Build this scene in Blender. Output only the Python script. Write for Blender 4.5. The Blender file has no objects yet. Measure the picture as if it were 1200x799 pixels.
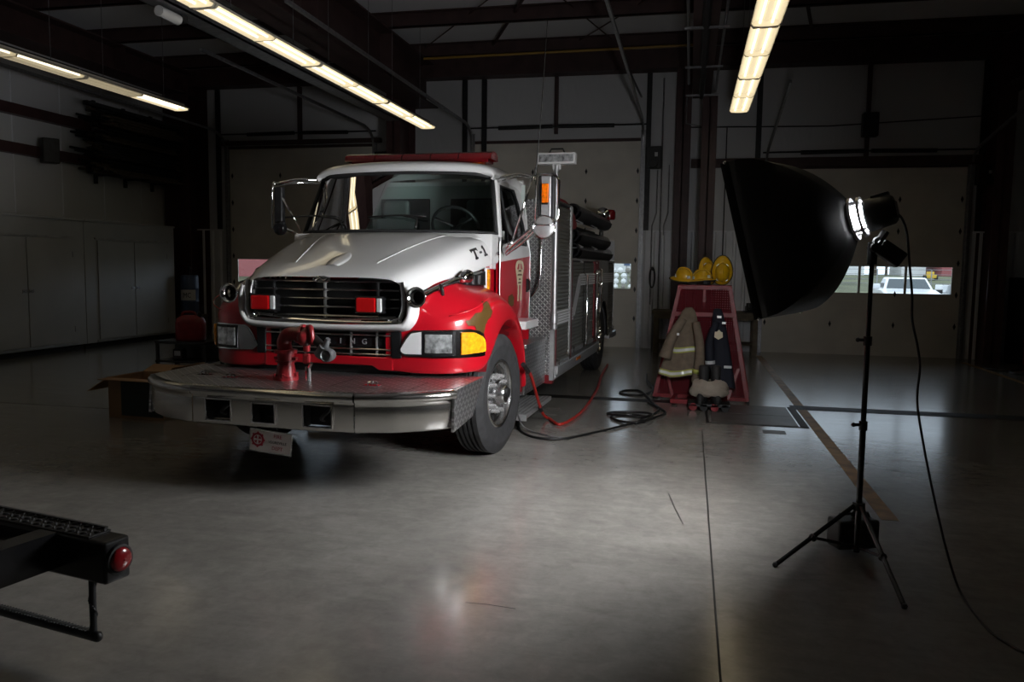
import bpy, math, random
from mathutils import Vector, Matrix
SC = bpy.context.scene
COL = SC.collection
PI = math.pi
rnd = random.Random(7)

# ------------------------------------------------------------------ mesh builder
class MB:
    def __init__(self):
        self.v = []; self.f = []; self.mi = []; self.m = 0; self.T = None
    def add(self, vs, fs):
        b = len(self.v)
        if self.T is not None:
            vs = [self.T @ Vector(p) for p in vs]
        self.v += [tuple(p) for p in vs]
        for f in fs:
            self.f.append(tuple(b + i for i in f)); self.mi.append(self.m)
        return self
    def box(self, lo, hi):
        x0, y0, z0 = lo; x1, y1, z1 = hi
        vs = [(x0,y0,z0),(x1,y0,z0),(x1,y1,z0),(x0,y1,z0),(x0,y0,z1),(x1,y0,z1),(x1,y1,z1),(x0,y1,z1)]
        return self.add(vs, [(0,3,2,1),(4,5,6,7),(0,1,5,4),(1,2,6,5),(2,3,7,6),(3,0,4,7)])
    def cbox(self, c, s):
        return self.box([c[i]-s[i]/2 for i in range(3)], [c[i]+s[i]/2 for i in range(3)])
    def bar(self, p0, p1, w, h):
        p0 = Vector(p0); p1 = Vector(p1); d = (p1-p0).normalized()
        up = Vector((0,0,1)) if abs(d.z) < .9 else Vector((0,1,0))
        s = d.cross(up).normalized(); u = s.cross(d)
        vs = []
        for p in (p0, p1):
            for a, b in ((-1,-1),(1,-1),(1,1),(-1,1)):
                vs.append(p + s*(a*w/2) + u*(b*h/2))
        return self.add(vs, [(0,1,2,3),(7,6,5,4),(0,4,5,1),(1,5,6,2),(2,6,7,3),(3,7,4,0)])
    def cyl(self, p0, p1, r0, r1=None, n=16, cap=True):
        r1 = r0 if r1 is None else r1
        p0 = Vector(p0); p1 = Vector(p1); d = (p1-p0).normalized()
        up = Vector((0,0,1)) if abs(d.z) < .9 else Vector((1,0,0))
        s = d.cross(up).normalized(); u = d.cross(s)
        vs = []
        for p, r in ((p0,r0),(p1,r1)):
            for i in range(n):
                a = 2*PI*i/n
                vs.append(p + s*(r*math.cos(a)) + u*(r*math.sin(a)))
        fs = [(i, (i+1)%n, n+(i+1)%n, n+i) for i in range(n)]
        if cap: fs += [tuple(range(n-1,-1,-1)), tuple(range(n,2*n))]
        return self.add(vs, fs)
    def tube(self, pts, r, n=8, smooth=0):
        pts = [Vector(p) for p in pts]
        if smooth: pts = spline(pts, smooth)
        rows = []; prev = None
        for i, p in enumerate(pts):
            a = pts[max(i-1,0)]; b = pts[min(i+1,len(pts)-1)]
            d = (b-a).normalized()
            if prev is None:
                up = Vector((0,0,1)) if abs(d.z) < .9 else Vector((1,0,0))
                s = d.cross(up).normalized()
            else:
                s = (prev - d*prev.dot(d)).normalized()
            prev = s; u = d.cross(s)
            rr = r(i/(len(pts)-1)) if callable(r) else r
            rows.append([p + s*(rr*math.cos(2*PI*k/n)) + u*(rr*math.sin(2*PI*k/n)) for k in range(n)])
        return self.skin(rows, wrap=True, cap=True)
    def skin(self, rows, wrap=False, cap=False, loop=False):
        n = len(rows[0]); m = len(rows)
        vs = [p for r in rows for p in r]; fs = []
        for i in range(m if loop else m-1):
            for j in range(n if wrap else n-1):
                k = (j+1) % n; i2 = (i+1) % m
                fs.append((i*n+j, i*n+k, i2*n+k, i2*n+j))
        if cap:
            fs.append(tuple(range(n-1,-1,-1))); fs.append(tuple((m-1)*n+j for j in range(n)))
        return self.add(vs, fs)
    def prism(self, poly, axis, a0, a1):
        def P(p, a):
            q = list(p); q.insert(axis, a); return tuple(q)
        n = len(poly)
        vs = [P(p, a0) for p in poly] + [P(p, a1) for p in poly]
        fs = [tuple(range(n)), tuple(range(2*n-1, n-1, -1))] + [(i, n+i, n+(i+1)%n, (i+1)%n) for i in range(n)]
        return self.add(vs, fs)
    def lathe(self, prof, c, axis='x', n=32, cap=False):
        rows = []
        for (r, h) in prof:
            row = []
            for i in range(n):
                a = 2*PI*i/n; ca, sa = r*math.cos(a), r*math.sin(a)
                row.append({'x':(c[0]+h,c[1]+ca,c[2]+sa),'y':(c[0]+ca,c[1]+h,c[2]+sa),'z':(c[0]+ca,c[1]+sa,c[2]+h)}[axis])
            rows.append(row)
        return self.skin(rows, wrap=True, cap=cap)
    def ball(self, c, r, n=14, sc=(1,1,1)):
        rows = []
        for i in range(n//2+1):
            t = PI*(i/(n//2)); t = min(max(t,.02),PI-.02)
            rows.append([(c[0]+r*sc[0]*math.sin(t)*math.cos(2*PI*j/n), c[1]+r*sc[1]*math.sin(t)*math.sin(2*PI*j/n), c[2]+r*sc[2]*math.cos(t)) for j in range(n)])
        return self.skin(rows, wrap=True, cap=True)
    def text(self, s, size, M, depth=.002, align='CENTER'):
        cu = bpy.data.curves.new('tmp_text', 'FONT'); cu.body = s; cu.size = size; cu.extrude = depth
        cu.align_x = align; cu.align_y = 'CENTER'; cu.resolution_u = 2
        ob = bpy.data.objects.new('tmp_text', cu); COL.objects.link(ob)
        me = bpy.data.meshes.new_from_object(ob.evaluated_get(bpy.context.evaluated_depsgraph_get()))
        self.add([M @ v.co for v in me.vertices], [tuple(p.vertices) for p in me.polygons])
        bpy.data.objects.remove(ob); bpy.data.curves.remove(cu); bpy.data.meshes.remove(me)
        return self
    def build(self, name, mat, parent=None, smooth=False, bevel=0, sub=0, auto=None, seg=2):
        me = bpy.data.meshes.new(name)
        me.from_pydata(self.v, [], self.f)
        mats = mat if isinstance(mat, (list, tuple)) else [mat]
        for m in mats: me.materials.append(m)
        if len(mats) > 1: me.polygons.foreach_set('material_index', self.mi)
        import bmesh
        bm = bmesh.new(); bm.from_mesh(me)
        bmesh.ops.recalc_face_normals(bm, faces=bm.faces[:]); bm.to_mesh(me); bm.free()
        o = bpy.data.objects.new(name, me); COL.objects.link(o)
        if parent is not None: o.parent = parent
        if smooth or auto:
            me.polygons.foreach_set('use_smooth', [True]*len(me.polygons))
            if auto: me.set_sharp_from_angle(angle=math.radians(auto))
        if bevel:
            b = o.modifiers.new('bevel', 'BEVEL'); b.width = bevel; b.segments = seg; b.limit_method = 'ANGLE'; b.angle_limit = math.radians(40)
            b.harden_normals = False
        if sub:
            s = o.modifiers.new('subsurf', 'SUBSURF'); s.levels = 1; s.render_levels = sub
        me.update()
        return o

def spline(pts, k):
    pts = [Vector(p) for p in pts]; out = []
    P = [pts[0]*2-pts[1]] + pts + [pts[-1]*2-pts[-2]]
    for i in range(1, len(P)-2):
        p0, p1, p2, p3 = P[i-1], P[i], P[i+1], P[i+2]
        for j in range(k):
            t = j/k
            out.append(.5*((2*p1)+(p2-p0)*t+(2*p0-5*p1+4*p2-p3)*t*t+(3*p1-p0-3*p2+p3)*t**3))
    out.append(pts[-1]); return out
def lerp(a, b, t): return tuple(a[i]+(b[i]-a[i])*t for i in range(len(a)))
def ipl(tab, x):
    if x <= tab[0][0]: return tab[0][1]
    for (a, u), (b, v) in zip(tab, tab[1:]):
        if x <= b: return u+(v-u)*(x-a)/(b-a)
    return tab[-1][1]
def tag(o, label=None, cat=None, group=None, kind=None):
    if label: o['label'] = label
    if cat: o['category'] = cat
    if group: o['group'] = group
    if kind: o['kind'] = kind
    return o
def thing(name, label, cat, loc=(0,0,0), rz=0, group=None):
    o = bpy.data.objects.new(name, None); COL.objects.link(o); o.empty_display_size = .1
    o.location = loc; o.rotation_euler = (0,0,rz)
    return tag(o, label, cat, group)
def struct(o): o['kind'] = 'structure'; return o
def copy_tree(o, parent=None):
    c = o.copy(); COL.objects.link(c)
    if parent is not None: c.parent = parent
    for ch in list(o.children): copy_tree(ch, c)
    return c

# ------------------------------------------------------------------ materials
def new_mat(name):
    m = bpy.data.materials.new(name); m.use_nodes = True
    return m, m.node_tree.nodes, m.node_tree.links, m.node_tree.nodes['Principled BSDF']
def math_n(N, L, op, a, b=None, c=None):
    n = N.new('ShaderNodeMath'); n.operation = op
    for i, x in enumerate((a, b, c)):
        if x is None: continue
        if isinstance(x, (int, float)): n.inputs[i].default_value = x
        else: L.new(x, n.inputs[i])
    return n.outputs[0]
def mat(name, col, rough=.5, metal=0, coat=0, noise=None, bump=0, bscale=40, spec=.5, emit=None):
    m, N, L, p = new_mat(name)
    p.inputs['Base Color'].default_value = (*col, 1)
    p.inputs['Roughness'].default_value = rough; p.inputs['Metallic'].default_value = metal
    p.inputs['Coat Weight'].default_value = coat; p.inputs['Coat Roughness'].default_value = .04
    p.inputs['Specular IOR Level'].default_value = spec
    if emit:
        p.inputs['Emission Color'].default_value = (*emit[0], 1); p.inputs['Emission Strength'].default_value = emit[1]
    tc = N.new('ShaderNodeTexCoord')
    if noise:
        sc, amt = noise
        nz = N.new('ShaderNodeTexNoise'); nz.inputs['Scale'].default_value = sc; nz.inputs['Detail'].default_value = 6
        L.new(tc.outputs['Object'], nz.inputs['Vector'])
        r = N.new('ShaderNodeMapRange'); r.inputs[1].default_value = .3; r.inputs[2].default_value = .7
        r.inputs[3].default_value = 1-amt; r.inputs[4].default_value = 1+amt*.6
        L.new(nz.outputs['Fac'], r.inputs[0])
        mx = N.new('ShaderNodeMix'); mx.data_type = 'RGBA'; mx.blend_type = 'MULTIPLY'; mx.inputs['Factor'].default_value = 1
        mx.inputs[6].default_value = (*col, 1); L.new(r.outputs[0], mx.inputs[7])
        L.new(mx.outputs[2], p.inputs['Base Color'])
    if bump:
        nb = N.new('ShaderNodeTexNoise'); nb.inputs['Scale'].default_value = bscale; nb.inputs['Detail'].default_value = 4
        L.new(tc.outputs['Object'], nb.inputs['Vector'])
        b = N.new('ShaderNodeBump'); b.inputs['Strength'].default_value = bump; b.inputs['Distance'].default_value = .01
        L.new(nb.outputs['Fac'], b.inputs['Height']); L.new(b.outputs[0], p.inputs['Normal'])
    return m
def glass(name, tint, fres=1.45, rough=0.0):
    m, N, L, p = new_mat(name); N.remove(p)
    out = [n for n in N if n.type == 'OUTPUT_MATERIAL'][0]
    t = N.new('ShaderNodeBsdfTransparent'); t.inputs[0].default_value = (*tint, 1)
    g = N.new('ShaderNodeBsdfGlossy'); g.inputs['Roughness'].default_value = rough
    f = N.new('ShaderNodeFresnel'); f.inputs[0].default_value = fres
    x = N.new('ShaderNodeMixShader'); L.new(f.outputs[0], x.inputs[0]); L.new(t.outputs[0], x.inputs[1]); L.new(g.outputs[0], x.inputs[2])
    L.new(x.outputs[0], out.inputs[0]); return m
def diamond_plate(name, ax, col=(.86,.86,.87), pitch=.031, rough=.30, strength=.9):
    m, N, L, p = new_mat(name)
    p.inputs['Metallic'].default_value = 1; p.inputs['Roughness'].default_value = rough
    tc = N.new('ShaderNodeTexCoord'); sp = N.new('ShaderNodeSeparateXYZ'); L.new(tc.outputs['Object'], sp.inputs[0])
    u = math_n(N, L, 'DIVIDE', sp.outputs[ax[0]], pitch); v = math_n(N, L, 'DIVIDE', sp.outputs[ax[1]], pitch)
    ru = math_n(N, L, 'ROUND', u); rv = math_n(N, L, 'ROUND', v)
    fu = math_n(N, L, 'SUBTRACT', u, ru); fv = math_n(N, L, 'SUBTRACT', v, rv)
    par = math_n(N, L, 'ABSOLUTE', math_n(N, L, 'MODULO', math_n(N, L, 'ADD', ru, rv), 2))
    s = math_n(N, L, 'MULTIPLY_ADD', par, 2, -1)
    sf = math_n(N, L, 'MULTIPLY', s, fv)
    a = math_n(N, L, 'MULTIPLY', math_n(N, L, 'ADD', fu, sf), 1.05)
    b = math_n(N, L, 'MULTIPLY', math_n(N, L, 'SUBTRACT', fu, sf), 3.4)
    d = math_n(N, L, 'ADD', math_n(N, L, 'MULTIPLY', a, a), math_n(N, L, 'MULTIPLY', b, b))
    h = math_n(N, L, 'SUBTRACT', 1, d); h = math_n(N, L, 'MAXIMUM', h, 0); h = math_n(N, L, 'POWER', h, .6)
    bp = N.new('ShaderNodeBump'); bp.inputs['Strength'].default_value = strength; bp.inputs['Distance'].default_value = .004
    L.new(h, bp.inputs['Height']); L.new(bp.outputs[0], p.inputs['Normal'])
    mx = N.new('ShaderNodeMix'); mx.data_type = 'RGBA'; L.new(h, mx.inputs['Factor'])
    mx.inputs[6].default_value = (col[0]*.48, col[1]*.48, col[2]*.48, 1); mx.inputs[7].default_value = (*col, 1)
    L.new(mx.outputs[2], p.inputs['Base Color'])
    return m
M = {}
M['white'] = mat('white_paint', (.73,.73,.73), .28, coat=.6)
M['red'] = mat('red_paint', (.46,.005,.014), .28, coat=.7)
M['red_dull'] = mat('red_enamel', (.21,.008,.014), .45, noise=(9,.25))
M['red_hydrant'] = mat('red_cast_iron', (.30,.02,.025), .32, noise=(30,.3), coat=.2)
M['chrome'] = mat('chrome', (.78,.78,.78), .09, 1)
M['chrome_bumper'] = mat('polished_bumper_steel', (.52,.51,.49), .2, 1, noise=(3,.1))
M['alu'] = mat('brushed_aluminium', (.62,.62,.63), .34, .72, noise=(25,.12))
M['alu_dull'] = mat('dull_aluminium', (.42,.42,.42), .45, .65, noise=(8,.2))
M['shutter'] = mat('roller_shutter_metal', (.24,.23,.20), .40, .7)
M['black'] = mat('black_plastic', (.012,.012,.012), .45)
M['black_gloss'] = mat('black_enamel', (.010,.010,.011), .25)
M['black_rubber'] = mat('black_rubber', (.016,.016,.017), .7, bump=.15, bscale=60)
M['tyre'] = mat('tyre_rubber', (.030,.030,.032), .72, noise=(14,.35), bump=.1, bscale=90)
M['dark'] = mat('dark_void', (.006,.006,.006), .8)
M['dark_metal'] = mat('dark_steel', (.035,.035,.037), .5, .5, noise=(12,.3))
M['steel'] = mat('galvanised_steel', (.34,.34,.35), .42, .85, noise=(16,.25))
M['glass'] = glass('tinted_windscreen_glass', (.70,.82,.79), 1.5)
M['sideglass'] = glass('dark_side_glass', (.15,.18,.17), 1.5)
M['rim'] = mat('polished_wheel_rim', (.58,.58,.59), .24, 1, noise=(9,.15))
M['pane'] = glass('clear_window_glass', (.9,.93,.95), 1.45)
M['red_lens'] = mat('red_lens', (.55,.006,.008), .16, coat=.5, emit=((1,.01,.01),.012))
M['red_lens_dim'] = mat('red_plastic_dome', (.22,.006,.010), .22, coat=.4)
M['amber'] = mat('amber_lens', (.95,.36,.01), .2, coat=.5, noise=(38,.35))
M['amber_dark'] = mat('amber_marker_lens', (.85,.17,.005), .2, coat=.5, noise=(50,.35))
M['clear_lens'] = mat('clear_lens', (.62,.64,.65), .12, .6, noise=(22,.75))
M['dp_xz'] = diamond_plate('tread_plate_front', (0,2))
M['dp_yz'] = diamond_plate('tread_plate_side', (1,2), pitch=.040, strength=1.0)
M['dp_xy'] = diamond_plate('tread_plate_deck', (0,1), pitch=.045, strength=1.0)
M['bright_chrome'] = mat('satin_chrome', (.85,.85,.86), .22, .8)
M['interior'] = mat('cab_trim_grey', (.42,.47,.45), .7)
M['seat'] = mat('seat_vinyl_grey', (.15,.17,.165), .6)
M['bronze'] = mat('bronze_decal', (.10,.055,.012), .45, .2)
M['decal'] = mat('cream_reflective_decal', (.62,.55,.38), .4)
M['ink'] = mat('black_lettering', (.012,.012,.014), .4)
M['ink_red'] = mat('red_lettering', (.30,.012,.03), .5)
M['plate_white'] = mat('plate_white', (.62,.58,.57), .4)
M['stripe'] = mat('white_reflective_tape', (.88,.88,.90), .35)
M['canvas_red'] = mat('red_canvas', (.20,.022,.025), .8, bump=.4, bscale=14)
M['hose_red'] = mat('red_hose_rubber', (.42,.02,.014), .45)
M['hose_black'] = mat('black_hose_rubber', (.008,.008,.009), .4)
M['column'] = mat('oxide_red_steel', (.060,.026,.026), .5, noise=(5,.25))
M['purlin'] = mat('oxide_red_purlin', (.060,.031,.029), .6, noise=(4,.3))
M['wood_dark'] = mat('aged_timber', (.10,.075,.05), .75, noise=(7,.4))
M['pine'] = mat('old_bench_timber', (.16,.13,.09), .7, noise=(8,.35))
M['cardboard'] = mat('brown_cardboard', (.29,.17,.085), .85, noise=(6,.12))
M['box_print'] = mat('dark_green_box_print', (.018,.028,.022), .6)
M['cabinet'] = mat('pale_cabinet_paint', (.42,.43,.44), .42, noise=(1.2,.1))
M['door_panel'] = mat('cream_door_steel', (.72,.68,.61), .55, noise=(2,.1))
M['white_housing'] = mat('white_enamel_housing', (.80,.74,.60), .5)
M['tan'] = mat('tan_turnout_cloth', (.165,.128,.092), .85, bump=.3, bscale=45, noise=(12,.22))
M['beige'] = mat('beige_cloth', (.33,.285,.235), .85, bump=.35, bscale=30, noise=(10,.2))
M['navy'] = mat('navy_cloth', (.006,.008,.018), .8, bump=.25, bscale=40)
M['lime'] = mat('lime_reflective_trim', (.42,.45,.10), .5)
M['silver'] = mat('silver_reflective_tape', (.72,.74,.74), .35, .3)
M['yellow'] = mat('yellow_helmet_shell', (.58,.33,.005), .3, coat=.3)
M['yellow_pipe'] = mat('yellow_gas_pipe', (.32,.19,.03), .5)
M['blue_drum'] = mat('blue_drum_plastic', (.055,.085,.16), .5)
M['label_white'] = mat('label_white', (.58,.58,.58), .5)
M['grey_valve'] = mat('grey_cast_aluminium', (.22,.23,.24), .38, .6)
M['softbox'] = mat('black_softbox_fabric', (.0045,.0045,.005), .5, bump=.15, bscale=9)
M['tube'] = mat('lit_fluorescent_tube', (.9,.9,.8), .5, emit=((1,.90,.68),3.0))
M['dead_tube'] = mat('unlit_fluorescent_tube', (.75,.70,.60), .4)
M['diffuser'] = mat('lit_softbox_diffuser', (.9,.9,.9), .8, emit=((.97,.98,1.0), 62.0))
M['flash'] = mat('strobe_tube', (.9,.9,.9), .5, emit=((.95,.97,1.0), 60.0))
M['car_white'] = mat('car_white_paint', (.78,.79,.80), .3, coat=.5)
M['car_dark'] = mat('car_dark_paint', (.05,.06,.06), .3, coat=.5)
M['car_glass'] = mat('car_window_glass', (.05,.065,.07), .08)
M['grass'] = mat('rough_grass', (.105,.11,.055), .95, noise=(.5,.5))
M['gravel'] = mat('gravel_yard', (.24,.22,.19), .95, noise=(3,.3))
M['shed_white'] = mat('white_siding', (.72,.72,.70), .7, noise=(.4,.08))
M['shed_dark'] = mat('dark_siding', (.12,.11,.11), .7)
M['shed_red'] = mat('faded_red_siding', (.33,.10,.10), .7)
M['loader_yellow'] = mat('loader_yellow', (.65,.42,.04), .5)
M['line'] = mat('worn_yellow_floor_paint', (.30,.17,.055), .5, noise=(7,.55))
M['grate'] = mat('grimy_steel_grating', (.020,.019,.018), .5, .4)
M['plate_cover'] = mat('worn_steel_cover', (.13,.125,.12), .38, .3, noise=(5,.3))

def concrete():
    m, N, L, p = new_mat('polished_concrete')
    tc = N.new('ShaderNodeTexCoord')
    def nz(scale, det, dist=0, vec=None, rgh=.55):
        n = N.new('ShaderNodeTexNoise'); n.inputs['Scale'].default_value = scale; n.inputs['Detail'].default_value = det
        n.inputs['Distortion'].default_value = dist; n.inputs['Roughness'].default_value = rgh
        L.new(vec or tc.outputs['Object'], n.inputs['Vector']); return n.outputs['Fac']
    def rng(x, a, b, c, d):
        r = N.new('ShaderNodeMapRange'); L.new(x, r.inputs[0])
        for i, q in enumerate((a, b, c, d)): r.inputs[i+1].default_value = q
        return r.outputs[0]
    big = nz(.55, 5, .8); mid = nz(3.2, 6, 1.2); fine = nz(40, 5, 0, None, .7)
    mp = N.new('ShaderNodeMapping'); mp.inputs['Rotation'].default_value = (0,0,.5); mp.inputs['Scale'].default_value = (1,7,1)
    L.new(tc.outputs['Object'], mp.inputs['Vector'])
    sw = nz(1.6, 6, 1.5, mp.outputs[0], .65)
    t = math_n(N, L, 'MULTIPLY', rng(big,.3,.7,.74,1.12), rng(mid,.3,.7,.88,1.08))
    t = math_n(N, L, 'MULTIPLY', t, rng(fine,.25,.75,.93,1.05))
    t = math_n(N, L, 'MULTIPLY', t, rng(sw,.3,.7,.93,1.05)); t = math_n(N, L, 'MULTIPLY', t, rng(nz(11, 6, .6, None, .65),.3,.7,.88,1.08))
    # dark spots
    vo = N.new('ShaderNodeTexVoronoi'); vo.inputs['Scale'].default_value = .8; L.new(tc.outputs['Object'], vo.inputs['Vector'])
    t = math_n(N, L, 'MULTIPLY', t, rng(vo.outputs['Distance'], .004, .016, .6, 1))
    mx = N.new('ShaderNodeMix'); mx.data_type = 'RGBA'; mx.blend_type = 'MULTIPLY'; mx.inputs['Factor'].default_value = 1
    mx.inputs[6].default_value = (.275,.262,.240,1); L.new(t, mx.inputs[7]); L.new(mx.outputs[2], p.inputs['Base Color'])
    L.new(rng(sw,.3,.7,.17,.27), p.inputs['Roughness'])
    p.inputs['Coat Weight'].default_value = .5; p.inputs['Coat Roughness'].default_value = .155
    b = N.new('ShaderNodeBump'); b.inputs['Strength'].default_value = .12; b.inputs['Distance'].default_value = .006
    h = math_n(N, L, 'ADD', mid, math_n(N, L, 'MULTIPLY', fine, .35))
    L.new(h, b.inputs['Height']); L.new(b.outputs[0], p.inputs['Normal'])
    p.inputs['Specular IOR Level'].default_value = .5
    return m
M['concrete'] = concrete()
def vinyl(col=(.60,.60,.61)):
    m, N, L, p = new_mat('white_vinyl_insulation')
    p.inputs['Roughness'].default_value = .42
    tc = N.new('ShaderNodeTexCoord'); mp = N.new('ShaderNodeMapping'); mp.inputs['Scale'].default_value = (1,1,.35); mp.inputs['Rotation'].default_value = (0,.5,0)
    L.new(tc.outputs['Object'], mp.inputs['Vector'])
    n = N.new('ShaderNodeTexNoise'); n.inputs['Scale'].default_value = 6; n.inputs['Detail'].default_value = 5; n.inputs['Distortion'].default_value = .8
    L.new(mp.outputs[0], n.inputs['Vector'])
    b = N.new('ShaderNodeBump'); b.inputs['Strength'].default_value = .35; b.inputs['Distance'].default_value = .03
    L.new(n.outputs['Fac'], b.inputs['Height']); L.new(b.outputs[0], p.inputs['Normal'])
    p.inputs['Base Color'].default_value = (*col,1)
    return m
M['vinyl'] = vinyl()
M['roof_vinyl'] = vinyl((.82,.82,.84))
M['liner'] = mat('white_ribbed_liner', (.78,.79,.82), .45, noise=(1.5,.12))
def perforated():
    m, N, L, p = new_mat('perforated_red_steel')
    p.inputs['Base Color'].default_value = (.10,.006,.011,1); p.inputs['Roughness'].default_value = .75; p.inputs['Specular IOR Level'].default_value = .15
    out = [n for n in N if n.type == 'OUTPUT_MATERIAL'][0]
    tc = N.new('ShaderNodeTexCoord'); sp = N.new('ShaderNodeSeparateXYZ'); L.new(tc.outputs['Object'], sp.inputs[0])
    def cell(o):
        u = math_n(N, L, 'DIVIDE', o, .028); return math_n(N, L, 'SUBTRACT', u, math_n(N, L, 'ROUND', u))
    a = cell(sp.outputs[0]); b = cell(sp.outputs[2])
    d = math_n(N, L, 'ADD', math_n(N, L, 'MULTIPLY', a, a), math_n(N, L, 'MULTIPLY', b, b))
    k = math_n(N, L, 'LESS_THAN', d, .035)
    t = N.new('ShaderNodeBsdfTransparent'); x = N.new('ShaderNodeMixShader')
    L.new(k, x.inputs[0]); L.new(p.outputs[0], x.inputs[1]); L.new(t.outputs[0], x.inputs[2]); L.new(x.outputs[0], out.inputs[0])
    return m
M['perf'] = perforated()

def lens_mat(name, e_, f_):
    m, N, L, p = new_mat(name); N.remove(p)
    out = [n for n in N if n.type == 'OUTPUT_MATERIAL'][0]
    t = N.new('ShaderNodeBsdfTransparent'); e = N.new('ShaderNodeEmission'); e.inputs[0].default_value = (1,.84,.55,1); e.inputs[1].default_value = e_
    x = N.new('ShaderNodeMixShader'); x.inputs[0].default_value = f_; L.new(t.outputs[0], x.inputs[1]); L.new(e.outputs[0], x.inputs[2]); L.new(x.outputs[0], out.inputs[0])
    return m
M['lens'] = lens_mat('prismatic_lamp_lens', 1.0, .6); M['lens_dim'] = lens_mat('dim_lamp_lens', .42, .6)  # lens glow is set in the material; the dim one darkens the left row
# ------------------------------------------------------------------ room shell
YW = 16.65; XL = -11.5; XR = 7.6; YF = -5.0; ZC = 6.05
b = MB(); b.box((XL-.2, YF-.2, -.2), (XR+.2, YW+.2, 0)); struct(b.build('floor', M['concrete']))
b = MB(); b.box((XL-.2, YF-.2, ZC), (XR+.2, YW+.2, ZC+.2)); struct(b.build('ceiling', M['roof_vinyl']))
b = MB(); b.box((XL-.2, YF-.2, 0), (XL, YW+.2, ZC)); struct(b.build('wall_left', M['vinyl']))
b = MB(); b.box((XR, YF-.2, 0), (XR+.2, YW+.2, ZC)); struct(b.build('wall_right', M['vinyl']))
b = MB(); b.box((XL, YF-.2, 0), (XR, YF, ZC)); struct(b.build('wall_front', M['vinyl']))
DOORS = [(1, -10.29, -6.79, 4.2, 7), (2, -4.53, -1.03, 4.2, 7), (3, 1.41, 5.01, 3.6, 6)]
b = MB(); edges = [XL] + [x for d in DOORS for x in (d[1], d[2])] + [XR]
for i in range(0, len(edges), 2): b.box((edges[i], YW, 0), (edges[i+1], YW+.2, ZC))
for d in DOORS: b.box((d[1], YW, d[3]), (d[2], YW+.2, ZC))
struct(b.build('wall_back', M['vinyl']))
# ribbed liner panels low on the back wall
def ribs(x0, x1, z1, y, name):
    rows = []; x = x0; prof = []
    while x < x1:
        for dx, dy in ((0,0),(.10,0),(.12,-.045),(.165,-.045),(.185,0)):
            if x+dx <= x1: prof.append((x+dx, y+dy))
        x += .20
    b = MB(); b.skin([[(px,py,0) for px,py in prof], [(px,py,z1) for px,py in prof]])
    b.box((x0, y-.05, z1), (x1, y, z1+.03))
    struct(b.build(name, M['liner']))
ribs(XL+.02, -10.42, 2.37, YW-.012, 'wall_liner')
ribs(-6.66, -4.66, 2.37, YW-.012, 'wall_liner')
ribs(-.90, 1.28, 2.37, YW-.012, 'wall_liner')
ribs(5.14, XR-.02, 2.37, YW-.012, 'wall_liner')

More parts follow.
